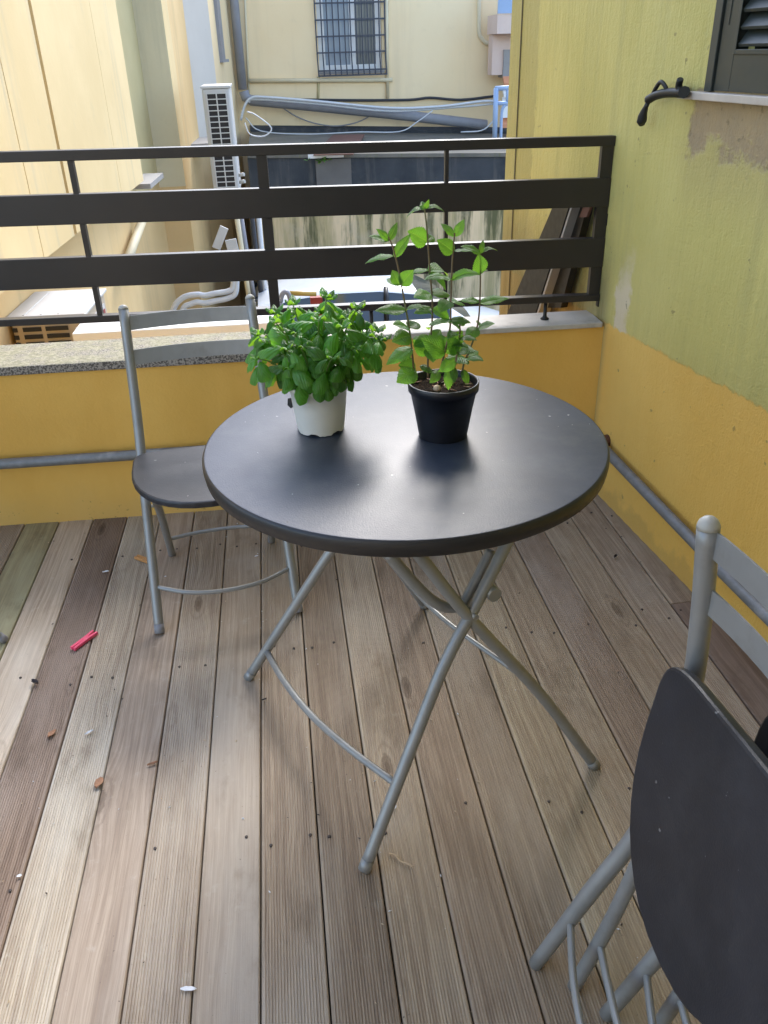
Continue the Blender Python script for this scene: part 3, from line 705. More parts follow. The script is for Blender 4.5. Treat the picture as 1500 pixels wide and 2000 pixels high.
S1 = [mp(810, 738), mp(806, 700, -.01), mp(799, 640, -.012), mp(790, 590, -.014), mp(778, 525, -.015), mp(766, 480, -.012), mp(758, 462, -.01)]
S2 = [mp(836, 738), mp(836, 700), mp(843, 640), mp(844, 585), mp(838, 510), mp(834, 450), mp(829, 408)]
S3 = [mp(858, 735, -.01), mp(868, 690, -.02), mp(879, 640, -.025), mp(881, 570, -.025), mp(884, 500, -.025), mp(888, 455, -.025)]
S4 = [mp(902, 728, .01), mp(908, 705, .012), mp(926, 660, .014), mp(935, 620, .014), mp(938, 560, .014), mp(938, 495, .014)]
S5 = [mp(884, 735, -.02), mp(893, 690, -.025), mp(898, 650, -.025), mp(898, 632, -.025)]
for s_ in (S1, S2, S3, S4, S5):
    cv = curve(s_, 5); MB().tube(cv, [.0021 - .0008 * k / (len(cv) - 1) for k in range(len(cv))], 7).build('stem', M['mstem'], mint)
# leaves read from the plant: base x,y ; tip x,y ; width ratio ; depth change base->tip ; depth of base ; face turned (0 flat up, 1 towards camera, 2 towards back light)
LV = [
 (829, 410, 786, 405, .42, .01, 0, 0), (832, 408, 869, 393, .42, -.005, 0, 0), (829, 410, 820, 390, .7, .01, 0, 1), (829, 408, 838, 392, .6, -.008, 0, 1),
 (834, 472, 803, 452, .95, -.02, 0, 2), (834, 470, 852, 452, .8, .02, 0, 2), (760, 470, 724, 456, .5, .0, -.01, 0), (760, 470, 776, 434, .48, .008, -.01, 1), (760, 470, 744, 446, .55, -.012, -.01, 1),
 (768, 500, 712, 493, .42, .004, -.012, 0), (770, 502, 797, 458, .5, -.01, -.012, 1), (781, 558, 768, 530, .9, -.004, -.015, 2), (783, 556, 803, 531, .85, -.022, -.015, 2), (781, 555, 756, 540, .7, .02, -.015, 0),
 (793, 606, 736, 600, .42, -.006, -.014, 0), (793, 606, 842, 586, .38, -.02, -.014, 0), (798, 640, 772, 628, .7, -.02, -.012, 0), (799, 640, 820, 620, .8, .02, -.012, 0), (802, 655, 776, 658, .95, -.03, -.012, 1),
 (838, 528, 788, 520, .42, .01, 0, 0), (837, 530, 884, 510, .55, .02, 0, 0), (837, 533, 878, 545, .42, -.03, 0, 0), (842, 575, 815, 568, .8, -.02, 0, 0), (842, 574, 886, 560, .5, .02, 0, 0),
 (843, 602, 812, 602, .55, -.012, 0, 0), (844, 604, 888, 616, .55, -.02, 0, 0), (843, 640, 835, 632, .8, .02, 0, 0),
 (888, 462, 868, 432, .55, .0, -.025, 1), (889, 462, 906, 428, .6, .006, -.025, 1), (886, 492, 859, 470, .85, -.015, -.025, 2), (887, 490, 922, 485, .5, -.012, -.025, 0),
 (881, 545, 840, 520, .42, -.03, -.025, 0), (883, 548, 932, 513, .36, -.015, -.025, 0), (880, 590, 858, 595, .9, -.02, -.025, 0), (881, 590, 908, 578, .7, .03, -.025, 0),
 (879, 625, 838, 628, .55, -.012, -.025, 0), (879, 626, 918, 618, .55, -.012, -.025, 0), (880, 625, 870, 612, .8, .03, -.025, 0),
 (939, 495, 911, 470, .42, -.01, .014, 0), (940, 495, 970, 470, .34, .005, .014, 0), (939, 495, 942, 468, .5, .0, .014, 1), (938, 536, 938, 500, .98, -.012, .014, 2), (938, 530, 952, 512, .6, .02, .014, 0),
 (936, 592, 992, 576, .38, -.008, .014, 0), (936, 590, 900, 575, .45, .012, .014, 0), (934, 640, 962, 628, .6, -.02, .014, 0), (933, 640, 912, 655, .75, -.02, .014, 0), (935, 636, 948, 622, .7, .02, .014, 0),
 (806, 680, 758, 697, .45, -.03, -.01, 0), (808, 672, 838, 652, .75, .02, -.01, 1), (842, 660, 812, 672, .75, -.025, 0, 1), (841, 670, 868, 640, .8, .015, 0, 1), (838, 690, 812, 668, .8, -.02, 0, 1), (838, 680, 850, 698, .85, -.03, 0, 0),
 (870, 690, 842, 660, .85, -.03, -.02, 1), (871, 690, 898, 652, .8, -.02, -.02, 1), (872, 680, 856, 650, .75, .02, -.02, 1), (876, 672, 912, 660, .6, -.02, -.02, 0), (898, 640, 886, 620, .7, -.01, -.025, 0), (898, 636, 908, 622, .7, .01, -.025, 0),
 (897, 655, 880, 640, .7, -.02, -.025, 0), (897, 660, 928, 652, .5, -.02, -.025, 0), (893, 690, 880, 660, .8, -.02, -.025, 1), (894, 690, 918, 672, .8, -.02, -.025, 0), (910, 700, 940, 690, .7, -.025, .012, 0), (910, 700, 885, 688, .8, -.03, .012, 0), (912, 695, 936, 682, .6, .02, .012, 0),
 (812, 718, 786, 712, .95, -.03, 0, 1), (812, 722, 784, 738, .95, -.035, 0, 1), (820, 715, 850, 722, .5, -.01, 0, 0), (858, 725, 848, 742, .7, -.03, -.01, 1), (878, 720, 876, 758, .62, -.025, -.02, 1), (884, 715, 892, 740, .6, -.03, -.02, 1), (905, 722, 914, 752, .55, -.02, .01, 1), (890, 700, 866, 722, .7, -.03, -.02, 1),
]
rm = random.Random(5)
for (x0, y0, x1, y1, wr, dd, db, face) in LV:
    a = mp(x0, y0, db); c = mp(x1, y1, db + dd); v = c - a; L = v.length
    if face == 2: up = Vector((rm.uniform(-.2, .2), -.9, .35))
    elif face == 1: up = Vector((rm.uniform(-.5, .5), -.8, .5))
    else: up = Vector((rm.uniform(-.3, .3), rm.uniform(-.8, -.1), 1))
    W = max(L * wr / .64, .012 if L < .03 else .016) if face == 0 else L * wr / .64
    put_leaf(rm.choice(ml[:2] if face else ml), a, v, up, L * 1.04, W * (1.2 if face == 0 else .92), mint)

# ------------------------------------------------------------------ litter on the deck
def peg(name, mat, p, q, label):
    a, c = atZ(*p, .006), atZ(*q, .006); d = (c - a); L = d.length; d.normalize(); s = Vector((-d.y, d.x, 0))
    t = empty(name, a, label, 'clothes peg')
    for k, sg in enumerate((-1, 1)):
        b = MB(); sp = [(-.5, .0055, .0055), (-.1, .0045, .007), (.15, .0045, .007), (.5, .0075, .005)]
        vs = []
        for f, off, hw in sp:
            cc = a + d * (L * (f + .5)) + s * (sg * off)
            for ds, dz in ((-hw * .6, -.005), (hw * .6, -.005), (hw * .6, .004), (-hw * .6, .004)): vs.append(cc + s * ds + Zv * dz)
        fs = [(i * 4 + j, i * 4 + (j + 1) % 4, i * 4 + 4 + (j + 1) % 4, i * 4 + 4 + j) for i in range(3) for j in range(4)] + [(3, 2, 1, 0), (12, 13, 14, 15)]
        b.add(vs, fs).build('jaw', mat, t, .0008)
    cc = a + d * (L * .55); MB().tube([cc + s * (k * .0016 - .007) + Zv * (.004 * math.cos(k * 1.4)) + d * (.004 * math.sin(k * 1.4)) for k in range(10)], .0009, 6).build('spring', M['acw'], t)
peg('clothes_peg', M['pink'], (142, 1267), (186, 1234), 'pink plastic clothes peg lying on the dark board')
peg('clothes_peg', M['pegwood'], (266, 1087), (300, 1099), 'wooden clothes peg lying beside the chair leg')
def crumple(name, px, py, L, W, mat, rot, label, cat, group=None, hgt=.004):
    c = atZ(px, py, .001); b = MB(); rr = random.Random(px); n, mm_ = 6, 4; vs = []
    for i in range(n + 1):
        t = i / n; hw = W / 2 * max(.08, math.sin(math.pi * (.08 + .84 * t)) * rr.uniform(.8, 1.15))
        for j in range(mm_ + 1):
            f = j / mm_ * 2 - 1; x, y = L * (t - .5), hw * f; z = hgt * (f * f * .8 + rr.uniform(0, .5)) + .0008
            vs.append(c + Vector((x * math.cos(rot) - y * math.sin(rot), x * math.sin(rot) + y * math.cos(rot), z)))
    k = mm_ + 1; b.add(vs, [(i * k + j, i * k + j + 1, (i + 1) * k + j + 1, (i + 1) * k + j) for i in range(n) for j in range(mm_)], True)
    o = b.build(name, mat, None); so_ = o.modifiers.new('solid', 'SOLIDIFY'); so_.thickness = .0006; tag(o, label, cat, group)
crumple('dry_leaf', 102, 1434, .026, .015, M['leafdry'], 1.0, 'dry brown leaf on the dark board, farther of the two at lower left', 'leaf', 'dry leaves')
crumple('dry_leaf', 194, 1530, .030, .019, M['leafdry'], 1.3, 'larger dry brown leaf on a board joint at lower left', 'leaf', 'dry leaves')
crumple('dry_leaf', 298, 1493, .024, .007, M['leafdry'], .3, 'narrow curled reddish leaf fragment near the board knot', 'leaf', 'dry leaves')
crumple('dry_leaf', 1202, 1089, .018, .010, M['darkbit'], .8, 'curled dark leaf lying between the table and the house wall', 'leaf', 'dry leaves', .008)
crumple('seed_husk', 69, 1335, .022, .013, M['darkbit'], -.5, 'dark seed husk on the left boards', 'husk', None, .008)
crumple('paper_scrap', 207, 1118, .02, .008, M['paper'], .1, 'white scrap on the dark board near the parapet', 'scrap', 'paper scraps')
crumple('paper_scrap', 175, 1432, .022, .007, M['paper'], .6, 'thin white scrap on the pale grooved board', 'scrap', 'paper scraps')
crumple('paper_scrap', 38, 1712, .010, .007, M['paper'], .2, 'small white chip at the left edge of the boards', 'scrap', 'paper scraps', .002)
crumple('paper_scrap', 501, 1087, .012, .005, M['paper'], .2, 'tiny white scrap under the chair', 'scrap', 'paper scraps', .002)
crumple('paper_scrap', 772, 1578, .010, .006, M['paper'], 1.2, 'tiny white scrap beside the nearest table foot', 'scrap', 'paper scraps', .003)
crumple('paint_drip', 368, 1932, .028, .009, M['paper'], -.15, 'white paint drip on a board at the bottom', 'paint drip', None, .0008)
crumple('leaf_bit', 516, 1368, .012, .005, M['darkbit'], .3, 'dark leaf bit on the boards below the left table foot', 'leaf')
b = MB(); b.tube(curve([atZ(760, 1667, .003), atZ(772, 1670, .004), atZ(782, 1682, .003), atZ(794, 1686, .004), atZ(806, 1692, .003)], 5), .0018, 6); o = b.build('straw', M['straw'], None); tag(o, 'pale bent straw on the boards beside the nearest table foot', 'straw')
rr = random.Random(21); b = MB()
for k in range(420):
    x, y = rr.uniform(-1.0, 1.0), rr.uniform(.6, 2.55); L = rr.choice((.0012, .0018, .0025, .004)); a = rr.uniform(0, 6.28)
    if rr.random() < .45: x = bx[0] + PIT * round((x - bx[0]) / PIT) + rr.gauss(0, .006)
    if x > 1.05 - .09 * (y - 2.5): continue
    d = Vector((math.cos(a), math.sin(a), 0)); e = Vector((-d.y, d.x, 0)); c = Vector((x, y, .0012))
    b.add([c - d * L, c + e * L * .45, c + d * L, c - e * L * .45, c + Zv * L * .6], [(0, 1, 4), (1, 2, 4), (2, 3, 4), (3, 0, 4)])
gt = b.build('grit', M['straw'], None); tag(gt, 'crumbs and grit scattered over the deck boards', 'grit'); gt['kind'] = 'stuff'
gt.data.materials.append(M['darkbit']); gt.data.materials.append(M['paper'])
for i, f in enumerate(gt.data.polygons): f.material_index = ((i // 4) * 7 % 5) % 3
scr = empty('screw_heads', (0, 0, 0)); bpy.data.objects.remove(scr)
scm = None
for yrow in (.5, 1.17, 1.77, 2.35):
    for i in range(10, len(bx)):
        for f in (.24, .76):
            if rr.random() < .45: continue
            x = bx[i] + PIT * (f + rr.uniform(-.12, .12)); y = yrow + rr.uniform(-.04, .04)
            if scm is None:
                o = MB().lathe([(0, .0004), (.0026, .0006), (.0034, .0002), (.0036, -.003)], (0, 0, 0), 10).build('screw_head', M['darkbit'], deck); scm = o.data
            else:
                o = bpy.data.objects.new('screw_head', scm); COL.objects.link(o); o.parent = deck
            o.location = (x, y, .0008)

# ------------------------------------------------------------------ the unseen house behind the camera; overhang added to shade the deck
struct(MB().box(-.35, 1.75, -1.0, 1.3, 2.55, 2.75).build('shade_overhang', M['ceil']))
struct(MB().box(-2.0, 1.7, -1.25, -1.0, -2.5, 4.2).build('house_rear_wall', M['ceil']))

# ------------------------------------------------------------------ left building
DL = Vector((.0455, .999, 0)); NL = Vector((.999, -.0455, 0))
def lw(Y, off, z): return Vector((-1.6 + (Y - 3.4) * .04555, Y, 0)) + NL * off + Zv * z
lb = empty('left_building', (-1.6, 7, -2.5), 'cream neighbouring building with tall facade panels on the left', 'building')
ZT = 2.9
edges = [2.2, 4.35, 5.685, 6.55, 8.29, 9.42]
gaps = [.008, .012, .07, .006, .0]
for i in range(len(edges) - 1):
    a, c = edges[i], edges[i + 1]
    MB().obox(lw(a, -.14, .283), DL * (c - a - gaps[i]), NL * .14, Zv * (ZT - .283)).build('facade_panel', M['cream'], lb)
MB().obox(lw(2.2, -.6, -2.5), DL * 7.0, NL * .44, Zv * (ZT + 2.5)).build('base_wall', M['lowyel'], lb)
P = [lw(9.2, -.30, 0), atY(287, 200, 11.5), atY(341, 200, 11.5), atY(352, 200, 11.9), atY(381, 200, 13.5), atY(427, 200, 14.3), atY(463, 200, 16.45)]
P = [Vector((p.x, p.y, 0)) for p in P]
for i, (mk, nm) in enumerate((('olive', 'recess_wall'), ('greyr', 'end_wall'), ('white', 'corner_strip'), ('lowyel', 'side_panel'), ('lav', 'pier_face'), ('far', 'side_wall'))):
    a, c = P[i], P[i + 1]; n = (c - a).normalized(); nn = Vector((n.y, -n.x, 0))
    mk = {'white': 'cream'}.get(mk, mk)
    dp = -nn * .5 if i != 1 else Vector((0, .45, 0)); zs = (.0, -.05, .25, 0, .1, 0)[i]
    MB().obox(a + Zv * zs, c - a, dp, Zv * (ZT - zs - i * .01)).build(nm, M[mk], lb)
    MB().obox(a + Zv * -2.5, c - a, dp, Zv * (2.5 + zs - .001)).build('base_wall', M['lowyel'], lb)
a, c = P[1], P[2]
MB().obox(lw(9.43, -.16, .20), DL * .9, NL * .22, Zv * .05).build('stone_ledge', M['stone'], lb)
q = P[4]; MB().obox(Vector((-1.07, 12.4, .30)), Vector((.42, .1, 0)), Vector((-.1, 1.0, 0)), Zv * .06).build('stone_ledge', M['stone'], lb)
MB().obox(atY(423, 0, 14.9) + Vector((0, 0, .2)) - Zv * 1.03, Vector((.03, .35, 0)), Vector((-.05, 0, 0)), Zv * 2.5).build('window_edge', M['gpipe'], lb)
MB().obox(atY(424, 122, 14.8), Vector((.17, .45, 0)), Vector((-.1, 0, 0)), Zv * .04).build('stone_ledge', M['stone'], lb)
b = MB(); b.tube([lw(8.1, -.09, -.38), lw(9.95, -.085, -.02)], .045, 12); o = b.build('sloping_pipe', M['cpipe'], None); tag(o, 'cream pipe sloping up the neighbouring wall at left', 'pipe')

# ------------------------------------------------------------------ far building with barred window
fb = empty('far_building', (2, 16.5, -2.5), 'pale yellow building across the courtyard with a barred window', 'building')
YF = 16.5; X0, X1, Z0 = .985, 2.10, 1.09
b = MB(); XL, XR = -1.0, 4.40
b.box(XL, X0, YF, YF + .4, -2.5, 3.5); b.box(X1, XR, YF, YF + .4, -2.5, 3.5); b.box(X0, X1, YF, YF + .4, -2.5, Z0); b.box(X0, X1, YF, YF + .4, 2.62, 3.5); b.box(XL, XR, YF + .42, YF + 6, -2.5, 3.49)
b.build('wall', M['far'], fb)
wn = MB().box(X0 + .002, X0 + .12, YF + .1, YF + .16, Z0, 2.6).box(X1 - .1, X1 - .002, YF + .1, YF + .16, Z0, 2.6).box(X0 + .56, X0 + .66, YF + .1, YF + .16, Z0, 2.6).box(X0 + .12, X0 + .56, YF + .1, YF + .16, Z0, Z0 + .1).box(X0 + .66, X1 - .1, YF + .1, YF + .16, Z0, Z0 + .1).build('window_frame', M['white'], fb)
MB().box(X0 + .12, X0 + .56, YF + .14, YF + .15, Z0 + .1, 2.6).build('pane', M['bluepane'], wn); MB().box(X0 + .66, X1 - .1, YF + .14, YF + .15, Z0 + .1, 2.6).build('pane', mat_glass('dim_pane', (.07, .085, .10), .15), wn)
MB().box(X0 - .02, X1 + .03, YF - .05, YF + .1, Z0 - .04, Z0).build('window_sill', M['stone'], fb)
gr = MB().box(X0 - .04, X1 + .06, YF - .20, YF - .17, Z0 - .07, Z0 - .045).build('window_grille', M['grille'], fb)
nb = 12
for i in range(nb + 1):
    x = X0 - .03 + (X1 - X0 + .08) * i / nb
    MB().tube([(x, YF - .06, 2.7), (x, YF - .06, Z0 + .22), (x, YF - .18, Z0 - .03), (x, YF - .185, Z0 - .055)], .011, 6).build('grille_bar', M['grille'], gr)
for k in range(7):
    z = Z0 + .05 + .245 * k if k else Z0 + .02; y = YF - .06 if k > 0 else YF - .165
    MB().box(X0 - .04, X1 + .06, y - .012, y + .012, z - .012, z + .012).build('grille_bar', M['grille'], gr)
def fpipe(px, Y, r, nm, mk, parent, n=10, sm=True):
    pts = [atY(x, y, Y) for x, y in px]; return MB().tube(curve(pts, 5) if sm else pts, r, n).build(nm, M[mk], parent)
fpipe([(452, -45), (457, 0), (474, 175)], YF - .12, .075, 'downpipe', 'gpipe', fb, 14, False)
fpipe([(478, -10), (487, 200)], YF - .03, .018, 'conduit', 'cpipe', fb, 8, False)
fpipe([(486, 158), (766, 156)], YF - .04, .035, 'conduit', 'cpipe', fb, 8, False)
fpipe([(755, -10), (757, 192)], YF - .03, .03, 'conduit', 'cpipe', fb, 8, False)
fpipe([(936, -10), (936, 60), (940, 74), (950, 84), (968, 87), (993, 88)], YF - .05, .035, 'conduit', 'cpipe', fb, 8)
fpipe([(622, 150), (621, 200)], YF - .004, .025, 'stain_crack', 'olive', fb, 4, False)
o = fpipe([(476, 178), (480, 190), (490, 196), (600, 206), (760, 222), (950, 244)], YF - .28, .085, 'drain_pipe', 'gpipe', None, 14, False); tag(o, 'thick grey drain pipe sloping across the far yellow facade', 'pipe')
o = fpipe([(470, 235), (478, 206), (492, 191), (520, 190), (620, 198), (760, 211), (860, 208), (940, 198), (972, 198)], YF - .5, .022, 'cable', 'wpipe', None, 8); tag(o, 'thick white cable curving above the shed roof on the far facade', 'cable', 'cables on the far facade')
o = fpipe([(486, 200), (500, 194), (620, 203), (760, 217), (880, 210), (972, 202)], YF - .47, .018, 'cable', 'wpipe', None, 8); tag(o, 'thinner pale cable running just under the thick white cable', 'cable', 'cables on the far facade')
o = fpipe([(530, 196), (600, 195), (700, 196), (800, 195), (840, 191), (900, 195), (965, 188)], YF - .06, .022, 'cable', 'cable', None, 8); tag(o, 'black cable running straight along the far facade', 'cable', 'cables on the far facade')
o = fpipe([(545, 206), (580, 228), (620, 242), (660, 246), (700, 238), (730, 222)], YF - .1, .010, 'cable', 'gpipe', None, 6); tag(o, 'thin grey wire sagging below the drain pipe', 'cable', 'cables on the far facade')
o = fpipe([(480, 230), (510, 256), (600, 262), (700, 258), (780, 257), (815, 238), (845, 216)], YF - .6, .010, 'cable', 'wpipe', None, 6); tag(o, 'thin white wire lying along the back of the shed roof', 'cable', 'cables on the far facade')
o = fpipe([(478, 240), (488, 262), (515, 266), (530, 250), (500, 225), (482, 218)], 12.4, .009, 'cable', 'wpipe', None, 6); tag(o, 'looped white wire beside the tall air conditioner', 'cable', 'cables on the far facade')
o = fpipe([(900, 258), (940, 255), (960, 240), (966, 228)], YF - .6, .012, 'cable', 'wpipe', None, 6); tag(o, 'short white wire bending up at the right end of the drain pipe', 'cable', 'cables on the far facade')

# shed
sd_ = empty('low_shed', (1.5, 13, -2.5), 'low flat roofed shed with blackened edge and mossy stained wall', 'shed')
YS = 12.6
MB().box(-.28, 4.6, YS + .12, YF - .01, -2.5, -.46).build('wall', M['mossy'], sd_)
def quadbox(b, p, th):
    vs = [Vector(v) for v in p] + [Vector(v) - Zv * th for v in p]
    return b.add(vs, [(0, 1, 2, 3), (7, 6, 5, 4), (0, 4, 5, 1), (1, 5, 6, 2), (2, 6, 7, 3), (3, 7, 4, 0)])
rl, rr_, fl_, fr_ = Vector((-.32, YS - .02, .19)), Vector((4.6, YS - .02, .02)), Vector((-.32, YF - .02, .19)), Vector((4.6, YF - .02, -.02))
quadbox(MB(), (rl, rr_, fr_, fl_), .05).build('roof', M['roofmoss'], sd_)
quadbox(MB(), (rl + Vector((0, .03, -.052)), rr_ + Vector((0, .03, -.052)), rr_ + Vector((0, .3, -.052)), rl + Vector((0, .3, -.052))), .43).build('fascia', M['darkfascia'], sd_)
quadbox(MB(), (fl_ + Vector((0, -.12, .04)), fr_ + Vector((0, -.12, .04)), fr_ + Vector((0, -.0, .10)), fl_ + Vector((0, -.0, .10))), .05).build('flashing', M['darkfascia'], sd_)
h0, h1, h2, h3 = (atZ(612, 302, .16), atZ(690, 300, .16), atZ(712, 262, .16), atZ(650, 263, .16))
quadbox(MB(), (h0, h1, h2, h3), .015).build('roof_hatch', M['rust'], sd_)
MB().box(.52, 1.02, YS - .03, YS - .005, .10, .16).build('flashing_scrap', M['paper'], sd_)
o = MB().box(.62, 1.12, YS - .012, YS + .02, -.38, .08).build('render_patch', plain('grey_render_patch', (.13, .125, .12), .8, .3, 5), sd_)
for px, rr2 in ((650, .03), ):
    pass
rr3 = random.Random(9); wc = atY(632, 312, YS - .05); wd_ = empty('weed', wc, 'small green weed growing on the shed roof edge', 'weed')
for k in range(16):
    c = wc + Vector((rr3.gauss(0, .10), rr3.uniform(-.03, .03), rr3.gauss(.0, .02))); put_leaf(ml[k % 3], c, (rr3.uniform(-1, 1), rr3.uniform(-1, .3), rr3.uniform(0, 1)), (0, -.4, 1), .07, .07, wd_)

# metal frame at the shed's right end
mf = empty('pipe_stand', atY(970, 270, 12.4), 'pale blue metal pipe stand at the right end of the shed roof', 'stand')
fpipe([(966, 275), (969, 172)], 12.4, .035, 'upright', 'blue', mf, 8, False); fpipe([(967, 173), (997, 171)], 12.4, .03, 'crossbar', 'blue', mf, 8, False); fpipe([(967, 202), (996, 201)], 12.4, .025, 'crossbar', 'blue', mf, 8, False); fpipe([(991, 172), (991, 200)], 12.4, .022, 'upright', 'blue', mf, 8, False); fpipe([(978, 275), (980, 222), (985, 207), (993, 203)], 12.4, .02, 'brace', 'blue', mf, 8)
# buildings seen through the gap at the right
pb = empty('pink_building', (5, 15.5, -2.5), 'pink building with a balcony in the gap beside the green wall', 'building')
a = atY(972, 28, 15.6); MB().box(a.x, 8, 15.6, 16.3, a.z - .28, a.z).build('balcony_slab', M['pinkr'], pb)
MB().box(a.x + .03, 8, 16.0, 16.3, a.z - .9, a.z - .285).build('wall', M['pinkr'], pb)
MB().box(a.x, 8, 15.58, 15.62, a.z + .01, a.z + .5).build('balcony_panel', M['blue'], pb)
MB().box(4.42, 9, 17.2, 18, -2.5, 2.9).build('rear_wall', M['oranger'], pb)
MB().box(4.15, 4.6, 15.95, 16.3, .92, 1.35).build('shutter_box', M['stone'], pb)
aw = empty('awning', (4.5, 15.6, 1), 'small red and white striped awning in the gap beside the green wall', 'awning')
for k in range(5):
    z = .95 - k * .16
    MB().obox((4.08, 15.7, z), (.6, 0, 0), (0, -.12, -.1), (0, 0, -.06 - (.1 if k == 2 else 0))).build('stripe', M['oranger'] if k % 2 == 0 and k != 2 else M['white'], aw)

# ------------------------------------------------------------------ air conditioners
def ac_tall():
    t = empty('air_conditioner', atY(440, 365, 11), 'tall white air conditioner with a column grille high on the left wall', 'air conditioner')
    x0, x1, z0, z1 = -.73, -.41, -.10, 1.06; Y = 11.0
    MB().box(x0, x1, Y + .012, Y + .75, z0, z1).build('casing', M['acw'], t, .02)
    MB().box(x0 - .012, x1 + .012, Y, Y + .77, z1 + .001, z1 + .03).build('lid', M['acw'], t, .006)
    MB().box(x0 + .055, x0 + .275, Y + .004, Y + .0118, z0 + .08, z1 - .05).build('grille_recess', M['dark'], t)
    n = 17
    for k in range(n + 1):
        z = z0 + .08 + (z1 - z0 - .13) * k / n; MB().box(x0 + .05, x0 + .28, Y - .008, Y + .0038, z - .0055, z + .0055).build('grille_slat', M['acw'], t)
    for x in (x0 + .05, x0 + .163, x0 + .277): MB().box(x - .007, x + .007, Y - .0085, Y + .0036, z0 + .08, z1 - .05).build('grille_slat', M['acw'], t)
    for z in (.1, .02): MB().tube([(x1 + .002, Y + .1, z), (x1 + .07, Y + .06, z + .01)], .022, 10).build('valve', M['cap'], t)
    for x in (x0 + .05, x1 - .05): MB().box(x - .02, x + .02, Y - .02, Y + .9, z0 - .06, z0 - .001).build('bracket', M['acw'], t)
ac_tall()
def ac_low():
    z = .05; A_, B2_ = atZ(10, 620, z), atZ(166, 612, z); d = (B2_ - A_); wd = d.length; d.normalize()
    e = DL.copy(); t = empty('air_conditioner', A_, 'white air conditioner with slotted beige end, just beyond the parapet at left', 'air conditioner')
    L = .62; H = .66
    MB().obox(A_ + d * .02 + e * .012 - Zv * H, d * (wd - .04), e * (L - .02), Zv * (H - .022)).build('casing', M['acbeige'], t, .01)
    MB().obox(A_ - Zv * .02, d * wd, e * L, Zv * .02).build('lid', M['acw'], t, .006)
    for f in (.2, .42, .64): MB().obox(A_ + d * (wd * f) + e * .02, d * .012, e * (L - .05), Zv * .003).build('lid_rib', M['acw'], t)
    n = -e
    for r in range(6):
        for c in range(3):
            o = A_ + d * (.055 + [-.03, .03, .165][c] * 1.0) - Zv * (.07 + r * .046); wl = [.028, .11, .135][c]
            MB().obox(o + e * .004, d * wl, n * .004 + e * 0, Zv * -.026).build('slot', M['dark'], t)
    MB().obox(A_ + d * (wd - .0195) + e * .08 - Zv * .5, d * .006, e * (L - .16), Zv * .42).build('fan_panel', M['acw'], t)
    MB().obox(A_ + d * (wd - .012) + e * .42 - Zv * .16, d * .003, e * .1, Zv * .05).build('badge', M['red'], t)
ac_low()
def cover():
    z = .0; A_, B2_ = atZ(140, 652, z), atZ(560, 628, z); d = (B2_ - A_); wd = d.length; d.normalize(); e = Vector((-d.y, d.x, 0))
    t = empty('metal_cabinet', A_, 'long white metal cabinet top just beyond the parapet behind the chair', 'cabinet')
    MB().obox(A_ - Zv * .05, d * wd, e * .24, Zv * .05).build('lid', M['white'], t, .006)
    MB().obox(A_ + e * .11, d * wd, e * .006, Zv * .003).build('lid_rib', M['white'], t)
    MB().obox(A_ + d * .01 + e * .015 - Zv * .6, d * .30, e * .21, Zv * .549).build('casing', M['acw'], t)
    MB().obox(A_ + d * .31 + e * .06 - Zv * .6, d * (wd - .32), e * .15, Zv * .549).build('rear_panel', M['dark'], t)
    for k in range(7): MB().obox(A_ + d * (.33 + k * .13) + e * .03 - Zv * .6, d * .012, e * .02, Zv * .549).build('strut', M['acw'], t)
cover()

# pipes and plates on the left wall
for k, dy in ((0, 0), (1, 15)):
    o = fpipe([(335 + k * 14, 612 + dy), (345 + k * 14, 592 + dy * .6), (362 + k * 10, 579 + dy), (385, 575 + dy), (400, 577 + dy), (420, 573 + dy), (445, 569 + dy * .9), (455 + k * 5, 561 + dy * .7), (456 + k * 6, 535)], 9.6, .032, 'insulated_pipe', 'wpipe', None, 10)
    tag(o, ('upper', 'lower')[k] + ' of two white insulated pipes on the wall behind the chair', 'pipe', 'insulated pipes')
for k, (a, c, mk, lab) in enumerate((((462, 420), (492, 620), 'cpipe', 'cream upright pipe at left of the pipe cluster beyond the railing'), ((470, 420), (502, 620), 'gpipe', 'grey upright pipe in the pipe cluster beyond the railing'), ((492, 420), (515, 620), 'cable', 'dark upright pipe nearest the railing post'), ((505, 420), (522, 620), 'wpipe', 'pale upright pipe at right of the cluster by the railing post'))):
    o = fpipe([a, c], 10.4 + .05 * k, .03, 'upright_pipe', mk, None, 8, False); tag(o, lab, 'pipe', 'upright pipes')
def plate(px0, py0, px1, py1, wd, Y, label):
    a, c = atY(px0, py0, Y), atY(px1, py1, Y); d = c - a; e = Vector((d.z, 0, -d.x)).normalized() * wd
    o = MB().obox(a - e / 2, d, e, Vector((0, .03, 0))).build('wall_box', M['acw'], None, .004); tag(o, label, 'box', 'wall boxes')
plate(438, 444, 422, 486, .1, 10.2, 'tilted white box on the left wall below the tall air conditioner')
plate(450, 468, 456, 492, .13, 10.1, 'small upright grey white box on the left wall by the pipes')

